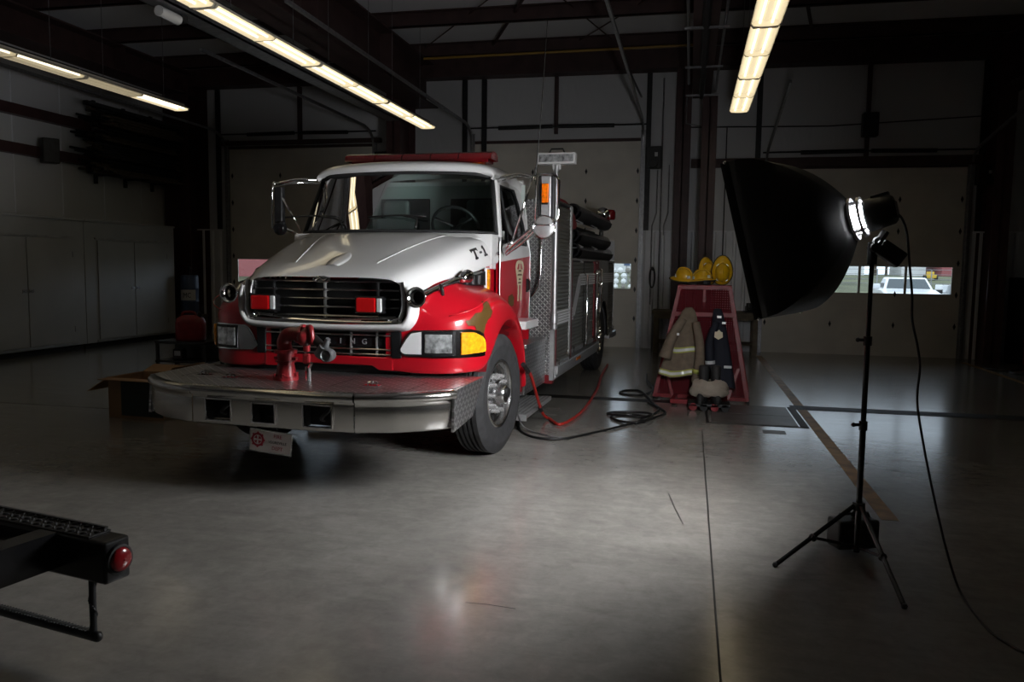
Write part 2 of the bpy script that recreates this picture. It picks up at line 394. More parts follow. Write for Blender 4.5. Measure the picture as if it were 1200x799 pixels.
def dtrack(b, x, h, inner, rise, yend):
    pts = [(x,YW-.06,0),(x,YW-.06,h-.1),(x,YW-.12,h+.12),(x,YW-.30,h+.27),(x,YW-.6,h+.34),(x,yend,h+.34+rise)]
    pts = [pts[0], pts[1]] + spline(pts[1:5], 4)[1:] + [pts[5]]
    for p, q in zip(pts, pts[1:]): b.bar(p, q, .038, .045)
    b.box((x-.05, YW-.04, 0), (x+.05, YW-.001, h+.2))
for n, x0, x1, h, ns in DOORS:
    d = bpy.data.objects.new('door_%d' % n, None); COL.objects.link(d); struct(d)
    sh = h/ns; y0, y1 = YW+.03, YW+.075
    wz0, wz1 = 1.215, 1.725
    for k in range(ns):
        b = MB(); z0, z1 = k*sh, (k+1)*sh
        if k == 2:
            wx = [x0+.14+i*(x1-x0-.28)/4 for i in range(5)]
            b.box((x0, y0, z0), (x1, y1, wz0)); b.box((x0, y0, wz1), (x1, y1, z1))
            b.box((x0, y0, wz0), (wx[0]+.02, y1, wz1)); b.box((wx[4]-.02, y0, wz0), (x1, y1, wz1))
            for i in (1,2,3): b.box((wx[i]-.022, y0, wz0), (wx[i]+.022, y1, wz1))
        else:
            b.box((x0, y0, z0), (x1, y1, z1))
            for q in (.25,.5,.75): b.box((x0+.01, y0-.004, z0+sh*q-.012), (x1-.01, y0, z0+sh*q+.012))
        b.build('door_section', M['door_panel'], d, bevel=.010)
    wx = [x0+.14+i*(x1-x0-.28)/4 for i in range(5)]
    for i in range(4):
        b = MB(); b.box((wx[i]+.02, y0+.02, wz0), (wx[i+1]-.02, y0+.026, wz1)); b.build('window_pane', M['pane'], d)
    for k in range(1, ns):
        for q in (.02, .36, .68, .98):
            xx = x0+(x1-x0)*q; zz = k*sh
            b = MB(); b.prism([(xx-.026,zz),(xx,zz-.065),(xx+.026,zz),(xx,zz+.065)], 1, y0-.012, y0-.004); b.build('hinge', M['dark_metal'], d)
    rise, ye = (.5, 12.9) if n == 3 else (.05, 10.3 if n == 1 else 8.6)
    for x in (x0-.03, x1+.03):
        b = MB(); dtrack(b, x, h, 0, rise, ye); b.build('track', M['steel'], d)
    zs = h+.30
    b = MB(); b.cyl((x0-.1, YW-.13, zs), (x1+.1, YW-.13, zs), .016, n=8); b.build('torsion_bar', M['dark_metal'], d)
    for sgn in (-1, 1):
        b = MB(); xc = (x0+x1)/2
        b.cyl((xc+sgn*.06, YW-.13, zs), (xc+sgn*1.2, YW-.13, zs-.012), .04, n=10); b.build('torsion_spring', M['dark_metal'], d)
    b = MB(); b.box((x0-.06, YW-.03, h-.01), (x1+.06, YW-.002, h+.05)); b.build('header_trim', M['purlin'], d)
    b = MB(); b.box((x1+.10, YW-.22, 3.62 if n < 3 else 3.25), (x1+.10+.30, YW-.03, 4.05 if n < 3 else 3.62))
    b.cyl((x1+.25, YW-.20, 3.7 if n<3 else 3.3), (x1+.25, YW-.36, 3.7 if n<3 else 3.3), .09, n=12)
    op = b.build('opener_motor', M['black'], d, bevel=.01)
    b = MB(); b.box((x1+.27, YW-.228, 3.85 if n<3 else 3.44), (x1+.33, YW-.221, 3.93 if n<3 else 3.50)); b.build('sticker', M['label_white'], op)
# red header beam and posts framed into the back wall
def sbox(name, lo, hi, m, bev=0):
    b = MB(); b.box(lo, hi); return struct(b.build(name, m, bevel=bev))
sbox('header_beam', (-10.45, YW-.10, 4.27), (-6.6, YW-.001, 4.36), M['purlin'])
sbox('header_beam', (1.0, YW-.12, 3.63), (5.2, YW-.035, 3.80), M['purlin'])
sbox('header_beam', (-.05, YW-.12, 3.63), (1.0, YW-.035, 3.80), M['purlin'])
for x in (-8.5, -2.78, 3.2): sbox('wall_post', (x-.035, YW-.10, 4.36 if x<2 else 3.8), (x+.035, YW-.001, 5.5), M['purlin'])
for x in (-4.72, -4.3, -.9, 1.22, 5.2, -10.5): sbox('wall_post', (x-.05, YW-.09, 2.4), (x+.05, YW-.04, 5.5), M['dark_metal'])
sbox('eave_beam', (XL, YW-.35, 5.52), (XR, YW-.001, 5.9), M['purlin'])
def ibeam_col(x, y0, y1, w, z1, m=None):
    b = MB(); m = m or M['column']
    b.box((x-w/2, y0, 0), (x+w/2, y0+.02, z1)); b.box((x-w/2, y1-.02, 0), (x+w/2, y1, z1)); b.box((x-.01, y0, 0), (x+.01, y1, z1))
    struct(b.build('column', m))
ibeam_col(-.22, YW-.30, YW-.02, .30, 5.6)
ibeam_col(.255, 14.9, 15.25, .26, 4.7)
ibeam_col(-5.98, YW-.95, YW-.02, .30, 5.6)
ibeam_col(-11.1, YW-.75, YW-.02, .62, 5.6)
ibeam_col(5.34, YW-.8, YW-.02, .28, 5.6)
def ibeam_y(x, w, z0, z1, ya, yb, name='rafter'):
    b = MB(); b.box((x-w/2, ya, z0), (x+w/2, yb, z0+.03)); b.box((x-w/2, ya, z1-.03), (x+w/2, yb, z1)); b.box((x-.012, ya, z0), (x+.012, yb, z1))
    for k in range(int(yb-ya)): 
        if k % 3 == 1: b.box((x-w/2+.01, ya+k, z0), (x+w/2-.01, ya+k+.012, z1))
    struct(b.build(name, M['purlin']))
ibeam_y(.10, .32, 4.72, 5.80, YF, 15.3)
ibeam_y(-5.6, .55, 4.95, 5.80, YF, YW-.02)
ibeam_y(-11.1, .55, 5.28, 5.80, YF, YW-.02)
ibeam_y(5.5, .4, 4.9, 5.80, YF, YW-.02)
for y in (15.8, 13.8, 11.8, 9.8, 7.8, 5.8):
    b = MB(); b.box((XL, y-.012, 5.80), (XR, y+.012, 6.045)); b.box((XL, y-.012, 5.80), (XR, y+.075, 5.815)); b.box((XL, y-.09, 6.03), (XR, y+.012, 6.045))
    struct(b.build('purlin', M['purlin']))
b = MB(); b.cyl((-5.3, 15.6, 5.72), (-.05, 15.6, 5.75), .025, n=8); struct(b.build('gas_pipe', M['yellow_pipe']))
def rod(pts, r, name='brace_rod', m=None):
    b = MB(); b.tube(pts, r, 6); struct(b.build(name, m or M['purlin']))
rod([(-5.3,15.7,5.96),(-3.2,12.9,5.96)], .012); rod([(-3.9,15.7,5.96),(-2.0,11.4,5.96)], .03); rod([(-1.6,15.7,5.96),(-2.6,11.4,5.96)], .012)
rod([(-2.2,15.7,5.96),(-.4,12.9,5.96)], .012); rod([(-1.35,16.2,5.6),(-.95,14.9,4.7)], .02, m=M['steel'])
rod([(2.0,15.7,5.96),(1.2,11.4,5.96)], .03); rod([(-.1,YW-.1,4.42),(2.5,YW-.1,4.38),(5.2,YW-.1,4.5)], .012, 'conduit', M['dark_metal'])
# conduits on the wall beside the middle door and by the rafter
rod([(-.62,YW-.06,0),(-.62,YW-.06,5.4)], .016, 'conduit', M['steel'])
rod([(-.78,YW-.06,.9),(-.78,YW-.06,2.5),(-.70,YW-.06,2.75),(-.70,YW-.06,3.6)], .014, 'conduit', M['steel'])
rod([(-.55,YW-.06,2.3),(-.55,YW-.06,2.5),(-.47,YW-.06,2.75),(-.47,YW-.06,3.7)], .014, 'conduit', M['steel'])
rod([(.62,YW-.06,1.9),(.62,YW-.06,4.4)], .012, 'conduit', M['dark_metal'])
rod([(-.12,14.0,4.70),(-.12,6,4.70)], .02, 'conduit', M['steel']); rod([(.33,14.6,4.69),(.33,6,4.69)], .02, 'conduit', M['steel'])
rod([(.10,14.85,4.66),(.10,6,4.66)], .05, 'conduit', M['dark_metal'])
for y in (14.6, 12.6, 10.6, 8.6):
    b = MB(); b.box((-.17, y, 4.62), (.38, y+.03, 4.65)); struct(b.build('conduit_strut', M['steel']))
rod([(-.15,14.85,4.65),(-.15,14.85,4.2),(.10,14.85,4.15)], .012, 'conduit', M['steel'])
# left wall girts
sbox('girt', (XL+.001, YF, 4.12), (XL+.16, YW-.9, 4.30), M['column'])
sbox('girt', (XL+.001, YF, 3.46), (XL+.16, YW-.9, 3.64), M['column'])
for y in (11.9, 13.0, 14.1, 15.2): sbox('wall_seam', (XL+.0005, y, 2.36), (XL+.012, y+.02, 5.3), M['liner'])
# overhead rails beside the long lamp row (door operator rails)
for (x, z, w, ya, yb) in ((-5.42, 4.27, .26, 3.0, 14.2),):
    b = MB(); b.box((x-w/2, ya, z), (x+w/2, yb, z+.02)); b.box((x-w/2, ya, z), (x-w/2+.015, yb, z+.09)); b.box((x+w/2-.015, ya, z), (x+w/2, yb, z+.09))
    struct(b.build('overhead_rail', M['steel']))
t = thing('rail_trolley', 'white cylindrical motor clipped under the grey overhead rail', 'motor', (-5.42, 7.75, 4.2))
b = MB(); b.cyl((0,-.22,0.0),(0,.10,0.0), .055, n=16); b.build('body', M['label_white'], t, auto=40)
b = MB(); b.cbox((0,.16,.03),(.10,.10,.08)); b.build('bracket', M['dark_metal'], t, bevel=.01)

# floor markings
def fbox(name, lo, hi, m):
    b = MB(); b.box(lo, hi); return struct(b.build(name, m))
fbox('floor_line', (1.28, 5.55, 0), (1.39, 15.9, .0015), M['line'])
fbox('floor_line', (4.86, 10.0, 0), (4.96, 15.95, .0015), M['line'])
fbox('floor_joint', (.166, -2, 0), (.176, 8.3, .0012), M['grate'])
fbox('floor_joint', (-11, 7.62, 0), (-4.4, 7.63, .0012), M['grate'])
# trench drain: slotted grating strip and its frame
b = MB()
b.m = 0; b.box((1.22, 9.80, 0), (7.4, 10.10, .002)); b.box((-4.0, 9.83, 0), (.25, 10.05, .002))
b.m = 1
for k in range(150):
    x = 1.26+k*.041; b.box((x, 9.84, .002), (x+.018, 10.06, .005))
struct(b.build('trench_drain', [M['grate'], M['dark_metal']]))
b = MB()
b.m = 0; b.box((.28, 8.72, 0), (1.16, 9.30, .004)); b.box((.28, 9.32, 0), (1.16, 9.92, .004))
b.m = 1; b.box((.24, 8.66, 0), (1.24, 8.70, .004)); b.box((1.18, 8.66, 0), (1.26, 9.95, .004)); b.box((.22,8.66,0),(.25,9.95,.004))
struct(b.build('sump_cover', [M['plate_cover'], M['grate']]))
fbox('floor_plate', (.77, 8.27, 0), (.99, 8.44, .003), M['plate_cover'])

# ------------------------------------------------------------------ outside
GZ = -.25
b = MB(); b.box((-60, YW+.21, GZ-.1), (60, 44, GZ)); struct(b.build('ground_outside', M['gravel']))
b = MB()
def field_z(y): return GZ+.02+max(0, min(y, 64)-34)*.052
rows = []
for i in range(30):
    y = 33+i*1.9
    rows.append([(-80+j*4.0, y, field_z(y)+.05*math.sin(i*1.3+j*2.1)) for j in range(42)])
b.skin(rows); struct(b.build('field_outside', M['grass'], smooth=True))
def vehicle(name, label, cat, loc, rz, w, l, hb, hr, paint, pickup=False, s=1):
    t = thing(name, label, cat, loc, rz)
    # body side profile along y (front at -y)
    prof = [(-l/2,.35),(-l/2+.02,.75),(-l/2+.12,hb-.08),(-l/2+1.25,hb+.02),(l/2-.05,hb+.02),(l/2,.8),(l/2,.35)]
    b = MB(); b.prism(prof, 0, -w/2, w/2); b.build('body', paint, t, bevel=.06, seg=3)
    if pickup: cab = [(-l/2+1.35,hb),(-l/2+2.0,hr),(l/2-2.1,hr),(l/2-1.85,hb)]
    else: cab = [(-l/2+1.2,hb),(-l/2+1.9,hr),(l/2-1.1,hr),(l/2-.4,hb)]
    rows = []
    for (y, z) in cab:
        ww = w/2-.06 if z <= hb+.01 else w/2-.22
        rows.append([(-ww,y,z),(ww,y,z)])
    b = MB(); vs = [p for r in rows for p in r]; b.add(vs, [(0,1,3,2),(2,3,5,4),(4,5,7,6),(0,2,4,6),(1,7,5,3),(0,6,7,1)]); b.build('cab', paint, t, bevel=.05, seg=3)
    g = MB()
    a, c = Vector((0,cab[0][0],cab[0][1])), Vector((0,cab[1][0],cab[1][1]))
    n = Vector((0,-(cab[1][1]-cab[0][1]),cab[1][0]-cab[0][0])).normalized()*.012
    p0, p1 = a.lerp(c,.10)+n, a.lerp(c,.86)+n
    g.add([(-w/2+.16,p0.y,p0.z),(w/2-.16,p0.y,p0.z),(w/2-.27,p1.y,p1.z),(-w/2+.27,p1.y,p1.z)], [(0,1,2,3)]); g.build('windscreen', M['car_glass'], t)
    a, c = Vector((0,cab[3][0],cab[3][1])), Vector((0,cab[2][0],cab[2][1])); n = Vector((0,.012,.006))
    p0, p1 = a.lerp(c,.15)+n, a.lerp(c,.85)+n; g = MB()
    g.add([(-w/2+.16,p0.y,p0.z),(w/2-.16,p0.y,p0.z),(w/2-.27,p1.y,p1.z),(-w/2+.27,p1.y,p1.z)], [(0,1,2,3)]); g.build('rear_window', M['car_glass'], t)
    for sx in (-1, 1):
        g = MB(); x0 = sx*(w/2-.075); x1 = sx*(w/2-.195)
        g.add([(x0,cab[0][0]+.2,hb+.06),(x0,cab[3][0]-.15,hb+.06),(x1,cab[2][0]-.05,hr-.08),(x1,cab[1][0]+.1,hr-.08)], [(0,1,2,3)]); g.build('side_window', M['car_glass'], t)
        g = MB(); g.cbox((sx*(w/2+.12), cab[0][0]+.30, hb+.10), (.22,.10,.17)); g.build('side_mirror', M['car_white'] if paint == M['car_white'] else M['black'], t, bevel=.03)
        g = MB(); g.cbox((sx*(w/2-.28), -l/2-.01, .72), (.42,.06,.17)); g.build('headlamp', M['clear_lens'], t, bevel=.02)
        for yy in (-l/2+.85, l/2-.95):
            g = MB(); g.lathe([(.12,-.11),(.30,-.11),(.34,-.08),(.34,.08),(.30,.11),(.12,.11)], (sx*(w/2-.12), yy, .34), 'x', 20, cap=True); g.build('wheel', M['tyre'], t, auto=40)
    g = MB(); g.cbox((0,-l/2-.03,.48),(w*.96,.10,.18)); g.build('bumper', M['dark_metal'], t, bevel=.03)
    return t
vehicle('pickup_truck', 'white pickup truck parked facing the window of the overhead door', 'truck', (7.12, 29.6, GZ), -.12, 1.62, 5.2, 1.30, 1.70, M['car_white'], True)
vehicle('parked_car', 'white car partly hidden by the black softbox, seen through the door window', 'car', (4.15, 29.5, GZ), .1, 1.5, 4.2, .95, 1.44, M['car_white'])
vehicle('parked_car', 'dark car at the far right edge of the door window', 'car', (9.35, 30.5, GZ), -.1, 1.7, 4.4, 1.15, 1.45, M['car_dark'])
def building(name, label, x0, x1, y, h, wall, roofm, d=8, nwin=3):
    t = thing(name, label, 'building', ((x0+x1)/2, y, field_z(y)-.2)); w = x1-x0
    b = MB(); b.box((-w/2, 0, 0), (w/2, d, h)); b.build('wall', wall, t)
    b = MB(); b.prism([(-.4,h-.05),(d/2,h+1.4),(d+.4,h-.05)], 0, -w/2-.3, w/2+.3); b.build('roof', roofm, t)
    for i in range(nwin):
        xx = -w/2+w*(i+.5)/nwin; b = MB(); b.box((xx-.5, -.05, h*.45), (xx+.5, .02, h*.75)); b.build('window', M['car_glass'], t)
building('shop_building', 'long white shed behind the parked white car, left part of the window', 7.0, 13.8, 70, 2.6, M['shed_white'], M['shed_dark'], nwin=3)
building('office_building', 'white building with a small window behind the white pickup', 16.6, 18.4, 70, 3.6, M['shed_white'], M['shed_dark'], d=4, nwin=1)
building('barn_building', 'dark red shed right of the white building across the field', 19.3, 27, 69, 2.2, M['shed_red'], M['shed_dark'])
building('store_building', 'red walled building seen through the window left of the fire truck', -50, -24, 52, 4.5, M['shed_red'], M['shed_white'], nwin=5)
building('white_building', 'white house beyond the rock pile outside the middle door', -9, 2, 68, 4.2, M['shed_white'], M['shed_dark'])
for k, (x, y, h) in enumerate(((14.85,71,3.0),(15.6,74.5,3.4),(15.8,71.5,2.4))):
    t = thing('dark_tree', ['dark bushy tree, nearest the long white shed','dark bushy tree between the two others beyond the field','dark bushy tree, nearest the small white building'][k], 'tree', (x, y, field_z(y)), 0, 'trees beyond the field')
    b = MB(); b.cyl((0,0,0),(0,0,h*.5),.12,.08,n=8); b.build('trunk', M['wood_dark'], t)
    b = MB(); rr = random.Random(k)
    for q in range(9): b.ball((rr.uniform(-.2,.2),rr.uniform(-.3,.3),h*.35+rr.uniform(0,h*.55)), rr.uniform(.22,.32), 8)
    b.build('crown', M['grass'], t, smooth=True)
t = thing('wire_fence', 'grey wire fence across the field outside', 'fence', (12, 52, 0))
for i in range(12):
    b = MB(); b.cyl((-16+i*3,0,field_z(52)),(-16+i*3,0,field_z(52)+1.1), .035, n=6); b.build('post', M['steel'], t)
for z in (.25,.5,.8,1.08):
    b = MB(); b.cyl((-16,0,field_z(52)+z), (17,0,field_z(52)+z), .014, n=5); b.build('wire', M['steel'], t)
t = thing('loader', 'small yellow loader parked by the fence outside', 'loader', (16.1, 60, field_z(60))); t.scale = (.42,.42,.6)
b = MB(); b.box((-.8,-.6,.2),(.8,.9,.6)); b.build('body', M['loader_yellow'], t, bevel=.08)
b = MB(); b.box((-.5,-.2,.6),(.5,.7,.95)); b.build('cab', M['loader_yellow'], t, bevel=.05)
for sx in (-1,1):
    for yy in (-.4,.6):
        b = MB(); b.lathe([(.1,-.12),(.24,-.12),(.28,0),(.24,.12),(.1,.12)], (sx*.85,yy,.30), 'x', 14, cap=True); b.build('wheel', M['tyre'], t)
r2 = random.Random(3); n = 0
for row, cnt in ((0,12),(1,10),(2,8),(3,5)):
    for k in range(cnt):
        b = MB(); s_ = r2.uniform(.16,.205); b.ball((0,0,0), s_, 8, (1,r2.uniform(.75,.95),.17/s_))
        o = b.build('boulder', M['shed_white'] if (n*7) % 3 else M['gravel']); n += 1
        o.location = (-3.9+(k-(cnt-1)/2)*.43, 46+.16*row+r2.uniform(-.03,.03), field_z(46)+.20+row*.31); o.rotation_euler = (0,0,r2.uniform(0,3))
        tag(o, 'pale boulder in the rock pile outside the middle door', 'rock', 'rocks piled outside the middle door')
t = thing('blue_sign', 'small blue sign on a post above the rock pile outside', 'sign', (-3.72, 49, field_z(49)))
b = MB(); b.cyl((0,0,0),(0,0,1.6),.03,n=8); b.build('post', M['steel'], t); b = MB(); b.box((-.18,-.05,1.25),(.18,-.02,1.65)); b.build('panel', M['blue_drum'], t)
for pts in ([(-.1,5.82,0),(-.05,5.46,0),(.01,5.12,0)], [(-1.01,3.62,0),(-.9,3.625,0),(-.76,3.61,0)]):
    b = MB(); w_ = .004
    for p, q in zip(pts, pts[1:]):
        d = (Vector(q)-Vector(p)).normalized(); nn = Vector((-d.y,d.x,0))*w_; b.add([Vector(p)-nn+Vector((0,0,.0008)),Vector(p)+nn+Vector((0,0,.0008)),Vector(q)+nn+Vector((0,0,.0008)),Vector(q)-nn+Vector((0,0,.0008))], [(0,3,2,1)])
    struct(b.build('floor_crack', M['grate']))
# ------------------------------------------------------------------ fire truck (local: +x driver's side, +y to the rear)
TR = thing('fire_truck', 'red and white fire engine with chrome bumper parked on the concrete floor', 'fire truck', (-2.82, 5.35, 0), math.radians(-2.0))
def RX(y): return y
# --- bumper
BP = [(1.232,.05),(1.20,-.02),(1.08,-.13),(.90,-.25),(.66,-.335),(.40,-.355),(0,-.36)]
BP = BP + [(-x, y) for x, y in BP[-2::-1]]
def bump_strip(prof, pts):
    rows = []
    for i, (x, y) in enumerate(pts):
        a = Vector(pts[max(i-1,0)]); c = Vector(pts[min(i+1,len(pts)-1)]); d = (c-a).normalized(); n = Vector((-d.y, d.x))
        if n.y > 0: n = -n
        rows.append([(x+n.x*o, y+n.y*o, z) for o, z in prof])
    return rows
def sub_path(x0, x1):
    out = []
    N_ = 40
    for i in range(N_+1):
        x = x0+(x1-x0)*i/N_
        P_ = sorted(BP); 
        for (a, ya), (c, yc) in zip(P_, P_[1:]):
            if a <= x <= c+1e-9:
                out.append((x, ya+(yc-ya)*(x-a)/(c-a))); break
    # smooth the path
    for _ in range(3):
        out = [out[0]] + [((a[0]+2*b_[0]+c[0])/4, (a[1]+2*b_[1]+c[1])/4) for a, b_, c in zip(out, out[1:], out[2:])] + [out[-1]]
    return out
face = [(-.04,.49),(-.012,.487),(.0,.50),(.0,.66),(-.004,.69),(.02,.70),(.028,.72),(.024,.745),(.005,.757),(-.03,.76)]
for (a, c) in ((-1.232,-.605),(-.598,.648),(.655,1.232)):
    b = MB()
    if a == -.598:
        pts = sub_path(a, c)
        # central section with three real openings: build as strips around them
        holes = [(-.475,-.285,.525,.665),(-.10,.065,.53,.655),(.285,.49,.52,.665)]
        xs = [a] + [x for h in holes for x in h[:2]] + [c]
        def yb(x):
            P_ = sorted(BP)
            for (p, yp), (q, yq) in zip(P_, P_[1:]):
                if p <= x <= q: return yp+(yq-yp)*(x-p)/(q-p)
        full = lambda x0, x1, pr: b.skin(bump_strip(pr, [(x0+(x1-x0)*i/12, yb(x0+(x1-x0)*i/12)) for i in range(13)]))
        for i in range(0, len(xs), 2): full(xs[i], xs[i+1], face[:4] if False else [(-.04,.49),(-.012,.487),(.0,.50),(.0,.67)])
        for h in holes:
            full(h[0], h[1], [(-.04,.49),(-.012,.487),(.0,.50),(.0,h[2])]); full(h[0], h[1], [(.0,h[3]),(.0,.67)])
        full(a, c, [(.0,.67),(-.004,.69),(.02,.70),(.028,.72),(.024,.745),(.005,.757),(-.03,.76)])
    else:
        b.skin(bump_strip(face, sub_path(a, c)))
    b.build('bumper_face', M['chrome_bumper'], TR, smooth=True)
for i, (x0, x1, z0, z1) in enumerate([(-.475,-.285,.525,.665),(-.10,.065,.53,.655),(.285,.49,.52,.665)]):
    y = -.345 if i != 1 else -.358
    b = MB()
    y0 = y-.018
    b.box((x0-.012,y0,z0-.012),(x0,y+.01,z1+.012)); b.box((x1,y0,z0-.012),(x1+.012,y+.01,z1+.012)); b.box((x0,y0,z0-.012),(x1,y+.01,z0)); b.box((x0,y0,z1),(x1,y+.01,z1+.012))
    fr = b.build('tow_opening', M['chrome'], TR, bevel=.004)
    b = MB(); b.box((x0-.01, y+.10, z0-.01), (x1+.01, y+.11, z1+.01)); b.box((x0-.012,y+.012,z0-.012),(x0-.006,y+.1,z1)); b.build('recess', M['dark'], fr)
    if i != 1:
        b = MB(); xc = (x0+x1)/2+(.02 if i == 0 else .03); b.tube([(xc-.03,y+.09,z0+.03),(xc-.02,y+.03,z0+.05),(xc+.02,y+.02,z0+.09),(xc+.02,y+.09,z0+.11)], .014, 8, 5); b.build('tow_hook', M['dark_metal'], fr, smooth=True)
# deck
dk = [(-1.225,.14)] + [(x*.985, y+.03) for x, y in sub_path(-1.20, 1.215)] + [(1.225,.12),(1.225,.73),(-1.225,.73)]
b = MB(); b.prism(dk, 2, .735, .762); deck = b.build('bumper_deck', M['dp_xy'], TR)
for x0, x1, y0, y1 in ((-.95,-.45,-.0,.3),(.35,.95,-.1,.3)):
    b = MB(); p = [(x0,y0),(x1,y0),(x1,y1),(x0,y1)]; q = [(x0+.007,y0+.007),(x1-.007,y0+.007),(x1-.007,y1-.007),(x0+.007,y1-.007)]
    b.add([(a,c,.763) for a,c in p+q], [(k,(k+1)%4,4+(k+1)%4,4+k) for k in range(4)]); b.build('hatch_outline', M['dark'], deck)
for x, y in ((.62,.03),(-.82,.12),(-.55,.05)):
    b = MB(); b.tube([(x-.035,y,.762),(x-.03,y,.785),(x+.03,y,.785),(x+.035,y,.762)], .006, 6, 3); b.cyl((x,y,.77),(x,y,.80),.010,n=8); b.box((x-.06,y-.035,.762),(x+.06,y+.035,.766)); b.build('deck_latch', M['chrome'], deck)
for s in (-1, 1):
    b = MB(); q = [(.03,.757),(.735,.765),(.45,.50),(.0,.465)]
    b.prism(q, 0, s*1.226, s*1.244); b.build('bumper_wing', M['dp_yz'], TR)
b = MB(); b.box((-.45,.45,.34),(-.36,3,.56)); b.box((.36,.45,.34),(.45,3,.56)); b.box((-1.0,1.3,.36),(1.0,1.55,.5)); b.box((-.45,.35,.46),(.45,.5,.72)); b.box((-.42,3,.3),(.42,8.8,.5)); b.build('chassis_frame', M['dark'], TR)
# front plate
PL = Matrix.Translation((.015,-.335,.385)) @ Matrix.Rotation(math.radians(4.5), 4, 'Y') @ Matrix.Rotation(PI/2, 4, 'X')
b = MB(); b.T = PL; b.box((-.165,-.08,-.004),(.165,.08,0)); pl = b.build('front_plate', M['plate_white'], TR, bevel=.003)
b = MB(); b.T = PL
b.box((-.165,-.08,0),(.165,-.073,.003)); b.box((-.165,.073,0),(.165,.08,.003)); b.box((-.165,-.08,0),(-.158,.08,.003)); b.box((.158,-.08,0),(.165,.08,.003)); b.build('plate_rim', M['chrome'], pl)
b = MB()
b.text('FIRE', .036, PL @ Matrix.Translation((.055,.042,.002)), .0006); b.text('DEPT', .036, PL @ Matrix.Translation((.055,-.042,.002)), .0006); b.build('lettering', M['ink_red'], pl)
b = MB(); b.text('VEGREVILLE', .027, PL @ Matrix.Translation((.055,.0,.002)), .0006); b.build('lettering', M['ink'], pl)
b = MB(); b.T = PL @ Matrix.Translation((-.10,.005,.001))
rows = [[(r*math.cos(a*PI/12), r*math.sin(a*PI/12), z) for a in range(24)] for r, z in ((.034,0),(.034,.001),(.049,.001),(.049,0))]
b.skin(rows, wrap=True)
for k in range(8): 
    a = k*PI/4; b.cyl((.049*math.cos(a),.049*math.sin(a),0),(.049*math.cos(a),.049*math.sin(a),.0012),.008,n=8)
for k in range(4):
    a = k*PI/2+PI/4; d = Vector((math.cos(a),math.sin(a),0)); e = Vector((-d.y,d.x,0)); b.add([d*.006, d*.028+e*.014, d*.028-e*.014], [(0,1,2)])
b.build('emblem', M['ink_red'], pl)
b = MB(); b.box((-.02,-.325,.44),(.06,-.30,.56)); b.build('plate_bracket', M['dark'], pl)

# --- front body, fenders, hood
def arch(y):
    d = .655**2-(y-1.58)**2
    return .5+math.sqrt(d) if d > 0 else .5
FP = [  # x, y, bottom, top edge, hood side boundary (x,y,z)
 (.50,.545,.80,1.12,(.52,.53,1.125)),(.62,.55,.79,1.135,(.66,.53,1.15)),(.76,.56,.78,1.16,(.745,.545,1.26)),(.90,.575,.78,1.19,(.77,.60,1.38)),
 (1.02,.625,.78,1.215,(.79,.69,1.45)),(1.10,.70,.78,1.24,(.82,.82,1.49)),(1.155,.79,.78,1.27,(.86,.98,1.52)),
 (1.195,.90,.785,1.315,(.885,1.08,1.50)),(1.218,1.03,None,1.355,(.905,1.20,1.475)),(1.228,1.2,None,1.375,(.925,1.38,1.465)),(1.228,1.42,None,1.365,(.95,1.55,1.455)),
 (1.228,1.62,None,1.31,(.97,1.72,1.44)),(1.228,1.82,None,1.235,(.985,1.86,1.38)),(1.228,1.98,None,1.14,(.99,1.99,1.28)),(1.228,2.12,None,.99,(.99,2.12,1.06)),(1.226,2.215,None,.80,(.99,2.215,.84)),(1.222,2.25,.46,.60,(.99,2.25,.62))]
for s in (1, -1):
    rows = []
    for x, y, zb, zt, I in FP:
        if zb is None: zb = max(arch(y), .48)
        zt = max(zt, zb+.05)
        inn = Vector((min(x-.05,.95), y+.03 if y < .9 else y, zb+.01))
        A = Vector((x,y,zt-.04)); C = Vector(I); 
        d = (C-A); B_ = Vector((x,y,zt+.035)) + Vector((d.x,d.y,0))*.12
        sec = [inn, Vector((x-.012 if y>.9 else x,y+(.0 if y>.9 else .012),zb)), Vector((x+.004,y-.0,zb+.025)), Vector((x,y,zb+(zt-zb)*.45)), A]
        for k in range(1, 8):
            t = k/7; sec.append(A*(1-t)**2 + B_*2*t*(1-t) + C*t*t)
        rows.append([(s*p.x,p.y,p.z) for p in sec])
    b = MB(); b.skin(rows); fd = b.build('fender', M['red'], TR, smooth=True, sub=2)
    # inner liner and rear flap of the arch
    b = MB(); rws = []
    for k in range(15):
        a = .42+(PI*1.0-.42)*(k/14); rws.append([(s*.62,1.58-.63*math.cos(a),.5+.63*math.sin(a)),(s*1.19,1.58-.655*math.cos(a),.5+.655*math.sin(a))])
    rws.append([(s*.62,2.22,.42),(s*1.19,2.235,.42)])
    b.skin(rws); b.build('arch_liner', M['red_dull'], fd, smooth=True)
    # crease bead
    b = MB(); b.tube([(s*1.0,.60,1.24),(s*1.12,.68,1.275),(s*1.19,.80,1.32),(s*1.215,1.0,1.385)], .004, 6, 5); b.build('crease', M['red'], fd, smooth=True)
# lower front valance, red
b = MB(); vp = [(-.56,.80),(-.46,.80),(-.40,.835),(.38,.835),(.44,.80),(.56,.80),(.56,.905),(-.56,.905)]
b.prism(vp, 1, .545, .60); b.build('front_valance', M['red'], TR, bevel=.008)
b = MB(); b.box((-.66,.62,.55),(.66,.66,1.44)); b.build('radiator_shroud', M['dark'], TR)
